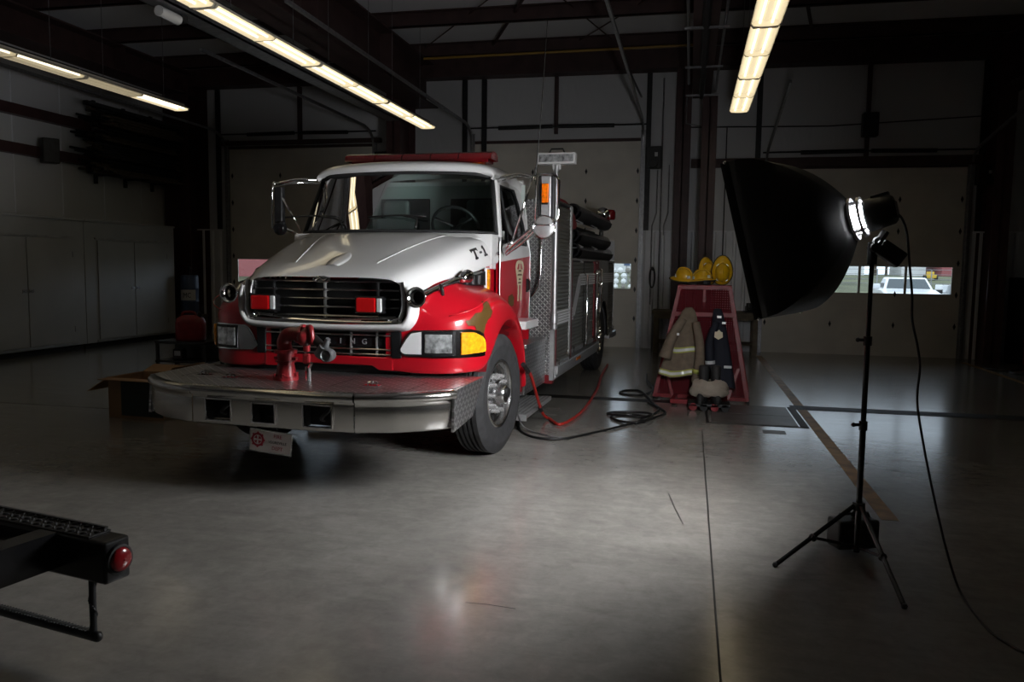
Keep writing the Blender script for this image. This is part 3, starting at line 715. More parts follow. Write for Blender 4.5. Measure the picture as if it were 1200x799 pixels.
# hood
HS = [ # y, zc, half-width shoulder, boundary x, boundary z
 (.475,1.525,.60,.70,1.43),(.50,1.548,.62,.72,1.43),(.60,1.60,.66,.77,1.42),(.75,1.655,.70,.805,1.475),(1.0,1.735,.76,.862,1.522),(1.3,1.83,.82,.92,1.565),(1.56,1.90,.87,.96,1.60),(1.75,1.925,.90,.985,1.64),(1.98,1.93,.93,1.01,1.67)]
rows = []
for y, zc, hw, bx, bz in HS:
    f = min(1, max(0, (y-.6)/.5))
    e_ = min(1,.25+.75*max(0,(y-.5))/.7)
    half = [(0,zc+.012*f),(.18,zc+.011*f),(.34+.1*(y-.5),zc+.008*f),(.40+.12*(y-.5),zc-.012*f),(hw*.82,zc-(.022+.012*f)*e_),(hw,zc-.055*e_),(hw+(bx-hw)*.62,zc-.055-(zc-.055-bz)*.30),(bx-.004,zc-.055-(zc-.055-bz)*.72),(bx+.003,bz),(bx-.012,bz-.015)]
    rows.append([(-x,y,z) for x, z in half[::-1]] + [(x,y,z) for x, z in half[1:]])
b = MB(); b.skin(rows); hood = b.build('hood', M['white'], TR, smooth=True, sub=2)
b = MB()
rows = []
for y, w in ((.62,.05),(.72,.10),(.86,.085),(.93,.03)):
    z = ipl([(.5,1.548),(.6,1.602),(.75,1.657),(1.0,1.733)], y)
    rows.append([(-w,y,z-.004),(-w*.8,y,z+.016),(w*.8,y,z+.016),(w,y,z-.004)])
b.skin(rows, cap=False); b.build('hood_scoop', M['white'], hood, smooth=True, sub=1)
# side hood walls (red below boundary is the fender); grille surround in white
b = MB(); U = [(-.700,1.455),(-.725,1.38),(-.722,1.26),(-.69,1.185),(-.62,1.155),(-.3,1.143),(0,1.14),(.3,1.143),(.62,1.155),(.69,1.185),(.722,1.26),(.725,1.38),(.700,1.455)]
U3 = spline([(x,0,z) for x,z in U], 4); rows = []
for i, p in enumerate(U3):
    a = U3[max(i-1,0)]; c = U3[min(i+1,len(U3)-1)]; d = (c-a).normalized(); n = Vector((d.z,0,-d.x))   # outward (down/out)
    w = .022
    sec = [(-w,.56),(-w,.475),(-w*.4,.455),(w*.6,.458),(w*1.5,.50),(w*2.2,.56)]
    rows.append([(p.x+n.x*o, y, p.z+n.z*o) for o, y in sec])
b.skin(rows); b.build('grille_surround', M['white'], TR, smooth=True)
# upper grille
b = MB(); b.box((-.655,.56,1.16),(.655,.60,1.495)); up = b.build('upper_grille', M['dark'], TR)
b = MB(); V = [(-.655,1.495),(-.668,1.40),(-.668,1.28),(-.64,1.215),(-.58,1.188),(0,1.178),(.58,1.188),(.64,1.215),(.668,1.28),(.668,1.40),(.655,1.495)]
V3 = spline([(x,0,z) for x,z in V], 4); rows = []
for i, p in enumerate(V3):
    a = V3[max(i-1,0)]; c = V3[min(i+1,len(V3)-1)]; d = (c-a).normalized(); n = Vector((d.z,0,-d.x))
    rows.append([(p.x+n.x*o, y, p.z+n.z*o) for o, y in ((.022,.47),(.0,.462),(-.03,.50),(-.045,.565))])
b.skin(rows); b.build('grille_bezel', M['chrome'], up, smooth=True)
for k in range(5):
    z = 1.228+k*.066; hw = .625 if k else .60
    b = MB(); rows = []
    for i in range(13):
        x = -hw+2*hw*i/12; y = .492+.03*(x/hw)**4
        rows.append([(x,y-.014,z),(x,y,z+.012),(x,y+.02,z+.010),(x,y+.02,z-.010),(x,y,z-.012)])
    b.skin(rows, wrap=True, cap=True); b.build('grille_bar', M['chrome'], up, auto=50)
for x in (-.45,.0,.45):
    b = MB(); b.box((x-.006,.50,1.20),(x+.006,.53,1.49)); b.build('grille_divider', M['alu_dull'] if x == 0 else M['dark_metal'], up)
b = MB(); rows = []
for k in range(24):
    a = 2*PI*k/24; rows.append([(.075*math.cos(a)*r, y, 1.508+.026*math.sin(a)*r) for r, y in ((1,.475),(1,.455),(.86,.452),(.84,.462))])
b.skin(rows, loop=True); b.tube([(-.05,.46,1.498),(-.02,.455,1.517),(.0,.455,1.508),(.02,.455,1.498),(.05,.46,1.517)], .006, 6, 5); b.box((-.06,.468,1.49),(.06,.474,1.527)); b.build('badge', M['chrome'], up, auto=50)
for x0 in (-.60,.31):
    b = MB(); b.box((x0-.02,.43,1.25),(x0+.215,.50,1.385)); w = b.build('warning_light', M['black_gloss'], up, bevel=.008)
    b = MB(); b.box((x0-.0,.405,1.262),(x0+.165,.435,1.373)); b.build('lens', M['red_lens'], w, bevel=.012)
    b = MB(); b.box((x0+.170,.41,1.265),(x0+.208,.44,1.370)); b.build('side_lens', M['label_white'], w, bevel=.006)  # white stands in for the softbox glare on the chrome side
# lower grille with lettering
b = MB(); b.box((-.60,.575,.90),(.60,.60,1.13)); lo = b.build('lower_grille', M['dark'], TR)
for z in (.925,.965,1.075,1.11):
    b = MB(); b.box((-.545,.535,z-.006),(.545,.575,z+.006)); b.build('grille_bar', M['chrome'], lo, bevel=.003)
b = MB(); b.box((-.545,.56,.985),(.545,.575,1.055)); b.build('name_panel', M['black_gloss'], lo)
b = MB(); 
for i, ch in enumerate('STERLING'):
    b.text(ch, .062, Matrix.Translation((-.40+i*.102,.556,1.02)) @ Matrix.Rotation(PI/2,4,'X'), .004)
b.build('lettering', M['alu'], lo)
for x in (-.42,-.2,.2,.42):
    b = MB(); b.box((x-.005,.545,.91),(x+.005,.575,1.12)); b.build('grille_divider', M['alu_dull'], lo)
for s in (1,-1):
    b = MB(); b.box((min(s*.545,s*.63),.535,.90),(max(s*.545,s*.63),.60,1.125)); b.build('grille_end', M['black_gloss'], lo, bevel=.012)
# headlights
def fxy(x):   # front surface of the fender at headlight height
    P_ = [(q[0],q[1]) for q in FP[:8]]
    return ipl(P_, x)
def band(b, x0, x1, zlo, zhi, off, thick, n=14):
    rows = []
    for i in range(n+1):
        t = i/n; x = x0+(x1-x0)*t; y = fxy(x)
        nx, ny = (0,-1)
        e = .01; dy = (fxy(x+e)-fxy(x-e))/(2*e); l = math.hypot(dy,1); nx, ny = dy/l, -1/l
        a, c = zlo(t), zhi(t)
        rows.append([(s_*(x+nx*o), y+ny*o, z) for o, z in ((off-thick,a),(off,a),(off,c),(off-thick,c))])
    b.skin(rows, wrap=True, cap=True)
for s_ in (1,-1):
    nm = MB(); band(nm, .615, 1.205, lambda t: .925-.012*t+(.035*max(0,(.08-t)/.08)), lambda t: ipl([(0,.965),(.06,1.04),(.13,1.10),(.2,1.125),(.86,1.135),(.95,1.11),(1,1.05)],t), .018, .03, 30)
    hl = nm.build('headlight_bezel', M['chrome'], TR, auto=40)
    nm = MB(); band(nm, .63, .795, lambda t: .94+.02*max(0,(.15-t)/.15), lambda t: ipl([(0,.98),(.25,1.05),(.5,1.10),(1,1.115)],t), .024, .02, 10); nm.build('bezel_panel', M['white'] if s_ > 0 else M['chrome'], hl, auto=40)
    nm = MB(); band(nm, .80, 1.035, lambda t: .93, lambda t: 1.12, .03, .03); fr_ = nm.build('lamp_frame', M['black_gloss'], hl, bevel=.008)
    nm = MB(); band(nm, .82, 1.015, lambda t: .95, lambda t: 1.10, .036, .02); nm.build('headlamp', M['clear_lens'], fr_, bevel=.01)
    nm = MB(); band(nm, 1.065, 1.195, lambda t: .935+.01*t, lambda t: ipl([(0,1.115),(.6,1.108),(.88,1.07),(1,1.01)],t), .034, .03); nm.build('turn_lamp', M['amber'], hl, bevel=.008)
# windscreen, cab
def side(y, z): return 1.02-.13*max(0,(z-1.75)/.75)**1.2
WB = [(.985,1.99,1.92),(.80,1.82,1.928),(.45,1.72,1.93),(0,1.69,1.932)]
WT = [(.88,2.20,2.475),(.74,2.09,2.495),(.40,2.03,2.505),(0,2.01,2.51)]
def mirror_row(r): return [(-x,y,z) for x,y,z in r] + [(x,y,z) for x,y,z in r[-2::-1]]
wb, wt = mirror_row(WB), mirror_row(WT)
cab = MB()
# cowl under the glass
cow = [(x*1.02, y-.10, z-.045) for x,y,z in wb]; cab.skin([cow, [(x*1.01,y-.012,z-.004) for x,y,z in wb], wb])
# roof
RS = [(2.03,2.495,.885,.12),(1.985,2.51,.905,.25),(1.965,2.545,.915,.5),(1.995,2.585,.92,.8),(2.10,2.61,.92,.95),(2.4,2.63,.92,1),(2.8,2.635,.925,1),(3.15,2.615,.925,1),(3.27,2.56,.92,1)]
rows = []
for y, z, w, k in RS:
    half = [(0,z+.022*k),(.35,z+.018*k),(.65,z+.006*k-.003),(.80,z-.010*k-.006),(w-.02,z-.045*k-.014),(w+.006,z-.105*k-.022),(w-.02,z-.150*k-.025)]
    cy = lambda x: y+.14*(abs(x)/.92)**2*max(0,(2.4-y)/.44) 
    rows.append([(-x,cy(x),q) for x,q in half[::-1]]+[(x,cy(x),q) for x,q in half[1:]])
rf = MB(); rf.skin(rows)
cab_o = cab.build('cowl', M['white'], TR, smooth=True)
roof = rf.build('cab_roof', M['white'], TR, smooth=True, sub=2)
gl = MB(); gl.skin([wb, [lerp(p,q,.5) for p,q in zip(wb,wt)], wt]); ws = gl.build('windscreen', M['glass'], TR, smooth=True)
b = MB()
for row in (wb, wt):
    b.tube([(x,y-.006,z+(.008 if row is wb else -.006)) for x,y,z in row], .016, 6, 4)
for i in (0,-1): b.tube([(wb[i][0],wb[i][1]-.005,wb[i][2]),(wt[i][0],wt[i][1]-.005,wt[i][2])], .020, 6)
b.build('glass_seal', M['black_rubber'], ws, smooth=True)
for x0, x1 in ((.30,.08),(-.42,-.80)):
    b = MB(); y = 1.70+.12*(abs(x0)/.9)**2; b.tube([(x0,y-.03,1.965),((x0+x1)/2+.1,y+.02,2.05),(x1+.08*(1 if x1<x0 else -1),y+.03,2.08)], .010, 6, 4)
    b.tube([(x1-.28,y+.05,2.07),(x1+.02,y+.04,2.085),(x1+.3,y+.03,2.075)] , .009, 6, 3); b.build('wiper', M['black'], ws, smooth=True)
for s in (1,-1):
    b = MB(); b.box((min(s*.80,s*.995),1.80,1.60),(max(s*.80,s*.995),2.04,1.918)); b.build('cowl_side', M['white'], TR, bevel=.01)
    b = MB(); b.box((min(s*.80,s*.975),1.70,1.0),(max(s*.80,s*.975),2.0,1.63)); b.build('cowl_lower', M['red'], TR, bevel=.01)
# pillars and cab shell
b = MB()
for s in (1,-1):
    b.m = 0
    b.skin([[(s*.985,1.985,1.92),(s*1.018,2.02,1.90),(s*1.02,2.06,1.90),(s*.97,2.03,1.90)], [(s*.88,2.21,2.47),(s*.915,2.24,2.46),(s*.92,2.30,2.46),(s*.87,2.25,2.46)]], wrap=True)
    # rear pillar and side sheet behind the door
    b.skin([[(s*1.0,3.08,1.70),(s*1.0,3.28,1.70)], [(s*.965,3.07,2.1),(s*.965,3.28,2.1)], [(s*.885,2.95,2.50),(s*.885,3.28,2.50)]])
    b.skin([[(s*.94,3.08,1.70),(s*1.0,3.08,1.70)], [(s*.91,3.07,2.1),(s*.965,3.07,2.1)], [(s*.83,2.95,2.50),(s*.885,2.95,2.50)]])
    b.skin([[(s*.90,2.2,2.46),(s*.91,3.2,2.46)],[(s*.915,2.2,2.52),(s*.92,3.2,2.52)]])
    # lower body sides (behind door skin)
    b.skin([[(s*.99,1.93,1.68),(s*.99,3.28,1.73)], [(s*.985,1.93,1.82),(s*.985,3.28,1.82)]])
    b.m = 1
    b.skin([[(s*1.0,1.93,.98),(s*1.0,3.28,.98)], [(s*1.0,1.93,1.68),(s*1.0,3.28,1.73)]])
b.m = 0
b.add([(-.92,3.28,2.55),(.92,3.28,2.55),(1.015,3.28,1.7),(-1.015,3.28,1.7)], [(0,1,2,3)])
b.m = 1
b.add([(-1.015,3.28,1.7),(1.015,3.28,1.7),(1.0,3.28,.6),(-1.0,3.28,.6)], [(0,1,2,3)])
b.add([(-1,1.95,.98),(1,1.95,.98),(1,3.28,.98),(-1,3.28,.98)], [(0,1,2,3)])
shell = b.build('cab_shell', [M['white'], M['red']], TR)
# doors
for s in (1,-1):
    x = 1.022*s; t_ = .02*s
    def ds(y, z): return s*(1.022-.125*max(0,(z-1.78)/.70)**1.15)
    def dline(y): return 1.665+.075*(y-1.95)/1.25       # red / white boundary
    b = MB()
    ys = [1.985,2.2,2.5,2.8,3.06,3.18]
    fz = lambda y: 1.03
    b.m = 1; b.skin([[(x,y,1.02) for y in ys],[(x+.006*s,y,1.3) for y in ys],[(x+.004*s,y,dline(y)) for y in ys]])
    b.m = 0; b.skin([[(x+.004*s,y,dline(y)) for y in ys],[(x,y,1.79+.02*(y-2)/1.2 + (.06 if y<2.1 else 0)) for y in ys]])
    # window frame
    wo = [(2.0,1.80),(3.17,1.80),(3.16,2.05),(3.07,2.30),(2.95,2.46),(2.24,2.46),(2.05,2.0)]
    wi = [(2.09,1.85),(3.06,1.85),(3.05,2.06),(2.97,2.28),(2.88,2.405),(2.28,2.405),(2.115,2.0)]
    vs = [(ds(y,z),y,z) for y,z in wo]+[(ds(y,z),y,z) for y,z in wi]; n = len(wo)
    b.add(vs, [(i,(i+1)%n,n+(i+1)%n,n+i) for i in range(n)])
    dr = b.build('door', [M['white'], M['red']], TR, smooth=False)
    g = MB(); g.add([(ds(y,z)-.012*s,y,z) for y,z in wi], [tuple(range(n))]); g.build('door_glass', M['sideglass'], dr)
    g = MB(); g.tube([(ds(y,z)+.002*s,y,z) for y,z in wi+wi[:1]], .010, 6); g.tube([(ds(2.32,1.85),2.32,1.85),(ds(2.36,2.40),2.36,2.40)], .010, 6); g.build('window_seal', M['black_rubber'], dr)
    g = MB(); g.tube([(x+.004*s,3.18,1.02),(x+.006*s,3.18,1.78),(ds(3.1,2.3)+.004*s,3.12,2.25)], .006, 6); g.tube([(x+.0*s,1.985,1.02),(x+.0*s,1.985,1.86)], .003, 6); g.build('door_edge', M['alu'] if s>0 else M['white'], dr)
    g = MB(); g.box((x-.01*s if s>0 else x-.012,3.02,1.36),(x+.012 if s>0 else x+.01,3.14,1.50)); g.build('handle_recess', M['dark'], dr)
    g = MB(); g.tube([(x+.012*s,3.08,1.37),(x+.035*s,3.08,1.39),(x+.035*s,3.08,1.47),(x+.012*s,3.08,1.49)], .008, 6); g.build('door_handle', M['chrome'], dr)
    # crest decal: oval head, tapering body, two ribbons below
    X0 = x+.008*s
    def dec(poly, mname, o=.0, wk=2.1): 
        q = MB(); poly = [(2.72+(p-2.72)*wk, z) for p, z in poly]; q.prism(poly, 0, X0+o*s, X0+(o+.002)*s); q.build('crest', M[mname], dr)
    yc = 2.72
    dec([(yc-.045,1.44),(yc+.045,1.44),(yc+.055,1.52),(yc+.075,1.58),(yc+.085,1.63),(yc+.065,1.675),(yc+.025,1.69),(yc-.025,1.69),(yc-.065,1.675),(yc-.085,1.63),(yc-.075,1.58),(yc-.055,1.52)], 'decal')
    dec([(yc-.055,1.60),(yc-.03,1.655),(yc-.012,1.66),(yc-.02,1.60)], 'red', .002); dec([(yc+.055,1.60),(yc+.03,1.655),(yc+.012,1.66),(yc+.02,1.60)], 'red', .002)
    for zz, ww in ((1.585,.03),(1.545,.045),(1.50,.02),(1.465,.03)): dec([(yc-ww,zz-.008),(yc+ww,zz-.008),(yc+ww*.8,zz+.008),(yc-ww*.8,zz+.008)], 'bronze', .002)
    for yy in (yc-.025, yc+.03): dec([(yy-.012,1.28),(yy+.012,1.28),(yy+.014,1.44),(yy-.010,1.44)], 'decal')
    dec([(2.28,1.22),(2.48,1.24),(2.50,1.32),(2.42,1.36),(2.28,1.34)], 'bronze', 0, 1)
    g = MB(); g.box((ds(2.15,1.9)-.006,2.13,1.88),(ds(2.15,1.9)+.001,2.20,1.96)); g.build('window_sticker', M['stripe'], dr)
def decal_poly():
    pts = [(.0,.0),(.03,.0),(.035,.10),(.05,.16),(.075,.20),(.10,.215),(.125,.26),(.10,.28),(.095,.33),(.06,.335),(.045,.29),(.02,.255),(-.02,.25),(-.06,.205),(-.085,.20),(-.07,.165),(-.03,.16),(-.01,.10)]
    return pts
T1C = (.93,1.60,1.745); DGC = (1.165,.84,1.165)
# unit number
R90 = Matrix(((0,0,1,0),(1,0,0,0),(0,1,0,0),(0,0,0,1)))  # text plane facing +x
from mathutils.bvhtree import BVHTree
import bmesh
def bvh_of(obs):
    dg = bpy.context.evaluated_depsgraph_get(); vs, fs = [], []
    for o in obs:
        ev = o.evaluated_get(dg); me = ev.to_mesh(); n0 = len(vs)
        vs += [v.co.copy() for v in me.vertices]; fs += [tuple(n0+i for i in p.vertices) for p in me.polygons]; ev.to_mesh_clear()
    return BVHTree.FromPolygons(vs, fs)
def stick(name, flat, obs, c, ux, uz, mat_, par, off=.004, cuts=3):
    # lays a flat decal (an MB in its own x/y plane) on the curved sheet metal under it
    t = bvh_of(obs); c = Vector(c); ux = Vector(ux).normalized(); uz = Vector(uz); uz = (uz-ux*uz.dot(ux)).normalized(); n = ux.cross(uz).normalized()
    bm = bmesh.new(); vs = [bm.verts.new((p[0], p[1], 0)) for p in flat.v]
    for f in flat.f:
        try: bm.faces.new([vs[i] for i in f])
        except ValueError: pass
    bmesh.ops.triangulate(bm, faces=bm.faces[:]); bmesh.ops.subdivide_edges(bm, edges=bm.edges[:], cuts=cuts, use_grid_fill=True); bmesh.ops.triangulate(bm, faces=bm.faces[:])
    q = MB(); bm.verts.index_update(); out = []
    for v in bm.verts:
        o = c+ux*v.co.x+uz*v.co.y
        h = t.ray_cast(o+n*.25, -n, .6)
        out.append(h[0]+n*off if h[0] is not None else o)
    q.add(out, [tuple(v.index for v in f.verts) for f in bm.faces]); bm.free()
    return q.build(name, mat_, par)
def slab_letters(polys):
    q = MB()
    for p in polys: q.add([(x,y,0) for x,y in p], [tuple(range(len(p)))])
    return q
HB = bvh_of([hood])
for s in (1,-1):
    pts = []
    for x, y in spline([(.36,.70,0),(.44,1.05,0),(.535,1.42,0),(.60,1.68,0)], 5) and [(v.x,v.y) for v in spline([(.36,.70,0),(.44,1.05,0),(.535,1.42,0),(.60,1.68,0)], 5)]:
        h = HB.ray_cast(Vector((s*x,y,3)), Vector((0,0,-1)))
        pts.append((s*x,y,(h[0].z if h[0] is not None else 1.6)+.001))
    b = MB(); b.tube(pts, .006, 8); b.build('hood_crease', M['white'], hood, smooth=True)
# T-1 in heavy slab letters along the hood side (x runs rearwards)
T1 = slab_letters([[(-.205,.05),(-.035,.05),(-.035,.018),(-.060,.018),(-.062,.028),(-.178,.028),(-.180,.018),(-.205,.018)],[(-.140,.028),(-.100,.028),(-.100,-.034),(-.140,-.034)],[(-.160,-.034),(-.080,-.034),(-.080,-.052),(-.160,-.052)],
  [(-.015,.006),(.055,.006),(.055,-.014),(-.015,-.014)],[(.115,.05),(.155,.052),(.155,-.034),(.115,-.034)],[(.085,.034),(.115,.05),(.115,.026),(.085,.018)],[(.085,-.034),(.185,-.034),(.185,-.052),(.085,-.052)]])
T1.v = [(p[0]*.72, p[1]*1.0, p[2]) for p in T1.v]
stick('unit_number', T1, [hood], T1C, (-.13,1,.055), (-.45,0,1), M['ink'], hood, .006, 1)
b = MB(); b.text('54', .05, Matrix.Translation((1.026,1.93,1.745)) @ R90, .004); b.build('unit_number', M['ink'], hood)
for s in (1,-1):
    fl_ = MB(); fl_.add([(x*s*1.75,(y-.17)*1.12,0) for x,y in decal_poly()], [tuple(range(18))])
    stick('bronze_decal', fl_, [o for o in TR.children if o.name.startswith('fender') and 'step' not in o.name and (o.data.vertices[0].co.x*s) > 0], (s*DGC[0],DGC[1],DGC[2]), (.45,.85*s,0), (-.05*s,.06,1), M['bronze'], TR, .005, 3)
# interior
b = MB(); b.box((-.95,1.85,1.60),(.95,2.15,1.93)); b.build('dashboard', M['black'], TR, bevel=.06, seg=3)
b = MB(); b.box((-.95,3.22,1.0),(.95,3.26,2.5)); b.build('rear_trim', M['interior'], TR)
b = MB(); rows=[[(-.80+1.6*i/8*1.0,3.21,1.95),( -.80+1.6*i/8,3.21,2.38)] for i in (0,8)]; b.box((-.70,3.19,1.98),(-.12,3.215,2.36)); b.box((.12,3.19,1.98),(.70,3.215,2.36)); b.build('rear_window', M['dark'], TR, bevel=.05, seg=3)
for x in (-.48,.48):
    b = MB(); b.box((x-.24,2.55,1.25),(x+.24,3.05,1.50)); st = b.build('seat', M['seat'], TR, bevel=.06, seg=3)
    b = MB(); b.prism([(2.98,1.45),(3.12,1.45),(3.18,2.15),(3.06,2.15)], 0, x-.23, x+.23); b.build('backrest', M['seat'], st, bevel=.05, seg=3)
    b = MB(); b.prism([(3.06,2.12),(3.16,2.12),(3.17,2.34),(3.09,2.34)], 0, x-.15, x+.15); b.build('headrest', M['seat'], st, bevel=.05, seg=3)
b = MB(); c0 = Vector((.48,2.30,2.0)); tlt = Matrix.Rotation(math.radians(-55),3,'X')
b.tube([c0+tlt @ Vector((.235*math.cos(a*PI/14),.235*math.sin(a*PI/14),0)) for a in range(29)], .016, 8)
for a in (PI/2,PI/2+2.1,PI/2-2.1): b.cyl(c0, c0+tlt @ Vector((.23*math.cos(a),.23*math.sin(a),0)), .014, n=6)
b.cyl(c0, c0+tlt @ Vector((0,0,-.3)), .03, n=8); b.build('steering_wheel', M['black'], TR, smooth=True)
# light bar on roof
b = MB(); b.box((-.76,2.58,2.665),(.72,2.80,2.70)); lb = b.build('light_bar', M['red_lens_dim'], TR, bevel=.008)
for x0, x1 in ((-.83,-.50),(-.49,-.20),(-.19,.11),(.12,.41),(.42,.76)):
    b = MB(); rows = []
    for k in range(9):
        a = PI*k/8; rows.append([(x, 2.69-.13*math.cos(a), 2.695+.085*math.sin(a)**.7 if 0<k<8 else 2.695) for x in (x0,x0+.015,x1-.015,x1)])
    b.skin(rows); b.add([rows[k][0] for k in range(9)],[tuple(range(9))]); b.add([rows[k][3] for k in range(9)],[tuple(range(9))])
    b.build('dome_section', M['red_lens_dim'], lb, auto=40)
for x in (-.6,.55):
    b = MB(); b.box((x-.09,2.60,2.61),(x+.09,2.78,2.668)); b.build('mount', M['amber_dark'], lb)
# fender side pieces: vent, marker, horn, latch
for s in (1,-1):
    b = MB(); rows = []
    for y in (1.08,1.2,1.3,1.45,1.62):
        xx = ipl([(1.08,.89),(1.25,.925),(1.4,.95),(1.62,.982)], y); rows.append([(s*(xx-.02),y,1.44),(s*(xx+.010),y,1.46),(s*(xx+.008),y,ipl([(1.08,1.505),(1.62,1.578)],y)),(s*(xx-.03),y,ipl([(1.08,1.52),(1.62,1.592)],y))])
    b.skin(rows); vt = b.build('hood_vent', M['black_gloss'], hood)
    for y in (1.24,1.36,1.48):
        b = MB(); xx = ipl([(1.08,.89),(1.25,.925),(1.4,.95),(1.62,.982)], y); b.box((s*(xx+.006)-.008,y,1.47),(s*(xx+.010)+.008,y+.03,1.545)); b.build('vent_slot', M['steel'], vt)
    b = MB(); b.box((s*.985-.015,1.65,1.40),(s*1.0+.012,1.71,1.60)); b.build('marker_lamp', M['amber'], hood, bevel=.012)
    b = MB(); b.box((s*.985-.012,1.63,1.39),(s*.985+.010,1.74,1.615)); b.build('lamp_base', M['white'], hood, bevel=.01)
    # air horn: bell, trumpet, driver
    hx, hz = .80, 1.385
    b = MB(); b.lathe([(.030,.10),(.036,.05),(.050,.015),(.072,-.012),(.080,-.020),(.080,-.026),(.066,-.018),(.052,.005),(.036,.03),(.02,.08)]+[(.002,.08)], (s*hx,.44,hz), 'y', 24)
    hn = b.build('air_horn', M['chrome'], TR, smooth=True)
    b = MB(); b.lathe([(.050,.0),(.030,.045),(.002,.046)], (s*hx,.442,hz), 'y', 20); b.build('throat', M['dark'], hn, smooth=True)  # black cone stands in for the shade inside the bell
    b = MB(); b.tube([(s*hx,.53,hz),(s*.84,.64,hz+.04),(s*.895,.85,hz+.095),(s*.955,1.10,hz+.15)], lambda t: .026-.008*t, 10, 5); b.build('trumpet', M['chrome'], hn, smooth=True)
    b = MB(); b.cyl((s*.945,1.06,hz+.135),(s*.965,1.15,hz+.155),.035,.055,n=16); b.ball((s*.968,1.165,hz+.157),.056,14,(1,.6,1)); b.build('driver_cap', M['chrome'], hn, smooth=True)
    b = MB(); b.tube([(s*(hx-.07),.50,hz+.02),(s*(hx-.03),.51,hz+.0),(s*hx,.53,hz)], .016, 8); b.build('bracket', M['dark_metal'], hn)
    # hood latch
    b = MB(); b.tube([(s*.87,.74,1.475),(s*.90,.74,1.465),(s*.945,1.0,1.50),(s*.925,1.02,1.535)], .010, 6); b.tube([(s*.88,.74,1.40),(s*.91,.76,1.37),(s*.965,1.02,1.41),(s*.955,1.02,1.44)], .008, 6)
    b.tube([(s*.89,.74,1.475),(s*.90,.745,1.39)], .014, 6); b.build('hood_latch', M['black'], hood, smooth=True)
# mirrors
for s in (1,-1):
    mx_ = 1.47
    b = MB()
    if s < 0:
        b.tube([(-.86,2.2,2.46),(-1.05,2.02,2.455),(-1.28,1.94,2.41)], .013, 8, 4); b.tube([(-.90,2.3,2.44),(-1.1,2.06,2.43),(-1.28,1.95,2.40)], .010, 8, 4)
        b.tube([(-1.29,1.94,2.40),(-1.31,1.94,2.36),(-1.315,1.94,1.98),(-1.27,1.94,1.96)], .010, 8); b.tube([(-1.27,1.94,2.38),(-1.02,1.98,1.95)], .011, 8)
        b.tube([(-1.04,2.0,1.90),(-1.15,1.95,1.96),(-1.29,1.94,1.97)], .014, 8, 3); b.ball((-1.285,1.94,2.41),.022,8)
    else:
      b.tube([(s*1.06,2.0,1.76),(s*1.22,1.94,1.88),(s*1.385,1.90,2.02)], .020, 8, 3); b.tube([(s*1.06,2.05,1.74),(s*1.24,1.97,1.85),(s*1.40,1.91,1.99)], .016, 8, 3); b.tube([(s*1.05,1.98,1.79),(s*1.16,1.96,1.86)], .022, 8)
      b.tube([(s*1.14,1.97,1.84),(s*1.34,1.90,2.43)], .012, 8)
      b.tube([(s*.93,2.15,2.45),(s*1.18,1.98,2.47),(s*1.36,1.90,2.43)], .012, 8, 4); b.tube([(s*.93,2.22,2.43),(s*1.2,2.02,2.455),(s*1.36,1.91,2.42)], .009, 8, 4)
    if s > 0: b.tube([(s*1.375,1.90,2.00),(s*1.375,1.90,2.44),(s*1.40,1.90,2.455),(s*1.545,1.90,2.455),(s*1.585,1.90,2.40),(s*1.585,1.90,2.08),(s*1.56,1.90,2.03),(s*1.40,1.90,2.02)], .011, 8)
    mr = b.build('mirror_arm', M['chrome'], TR, smooth=True)
    if s > 0:
        b = MB(); b.box((1.392,1.905,2.045),(1.545,1.945,2.445)); b.build('mirror_head', M['dark_metal'], mr, bevel=.012, seg=3)
        b = MB(); b.box((1.425,1.893,2.05),(1.512,1.905,2.44)); b.build('mirror_spine', M['alu'], mr, bevel=.004)
        b = MB(); b.box((1.432,1.870,2.20),(1.496,1.893,2.372)); mk = b.build('marker_lamp', M['amber_dark'], mr, bevel=.008)
        b = MB(); b.box((1.434,1.876,2.27),(1.492,1.894,2.278)); b.box((1.434,1.876,2.185),(1.492,1.894,2.20)); b.build('lamp_rim', M['chrome'], mk)
        # round convex mirror, seen from behind
        b = MB(); b.lathe([(.004,-.010),(.05,-.008),(.085,.0),(.100,.008),(.103,.018),(.098,.022),(.004,.020)], (1.455,1.89,1.985), 'y', 28); b.build('round_mirror', M['alu'], mr, smooth=True)
        b = MB(); b.tube([(1.553,1.875,1.985)]*0+[(1.455+.102*math.cos(a*PI/14),1.893,1.985+.102*math.sin(a*PI/14)) for a in range(29)], .008, 6); b.cyl((1.40,1.85,2.0),(1.56,1.85,2.0),.007,n=6); b.build('mirror_rim', M['chrome'], mr, smooth=True)
    else:
        b = MB(); b.box((-1.285,1.93,2.02),(-1.20,2.0,2.38)); b.build('mirror_head', M['dark_metal'], mr, bevel=.012, seg=3)
        b = MB(); b.lathe([(.004,-.03),(.05,-.024),(.07,.0),(.07,.02),(.004,.02)], (-1.22,1.92,1.975), 'y', 20); b.build('round_mirror', M['black_gloss'], mr, auto=40)
b = MB(); b.tube([(1.365,1.92,2.43),(1.40,1.95,3.0),(1.435,2.0,3.86)], lambda t: .006-.003*t, 6); b.cyl((1.363,1.92,2.40),(1.367,1.92,2.52),.010,n=8); b.build('antenna', M['black'], TR)

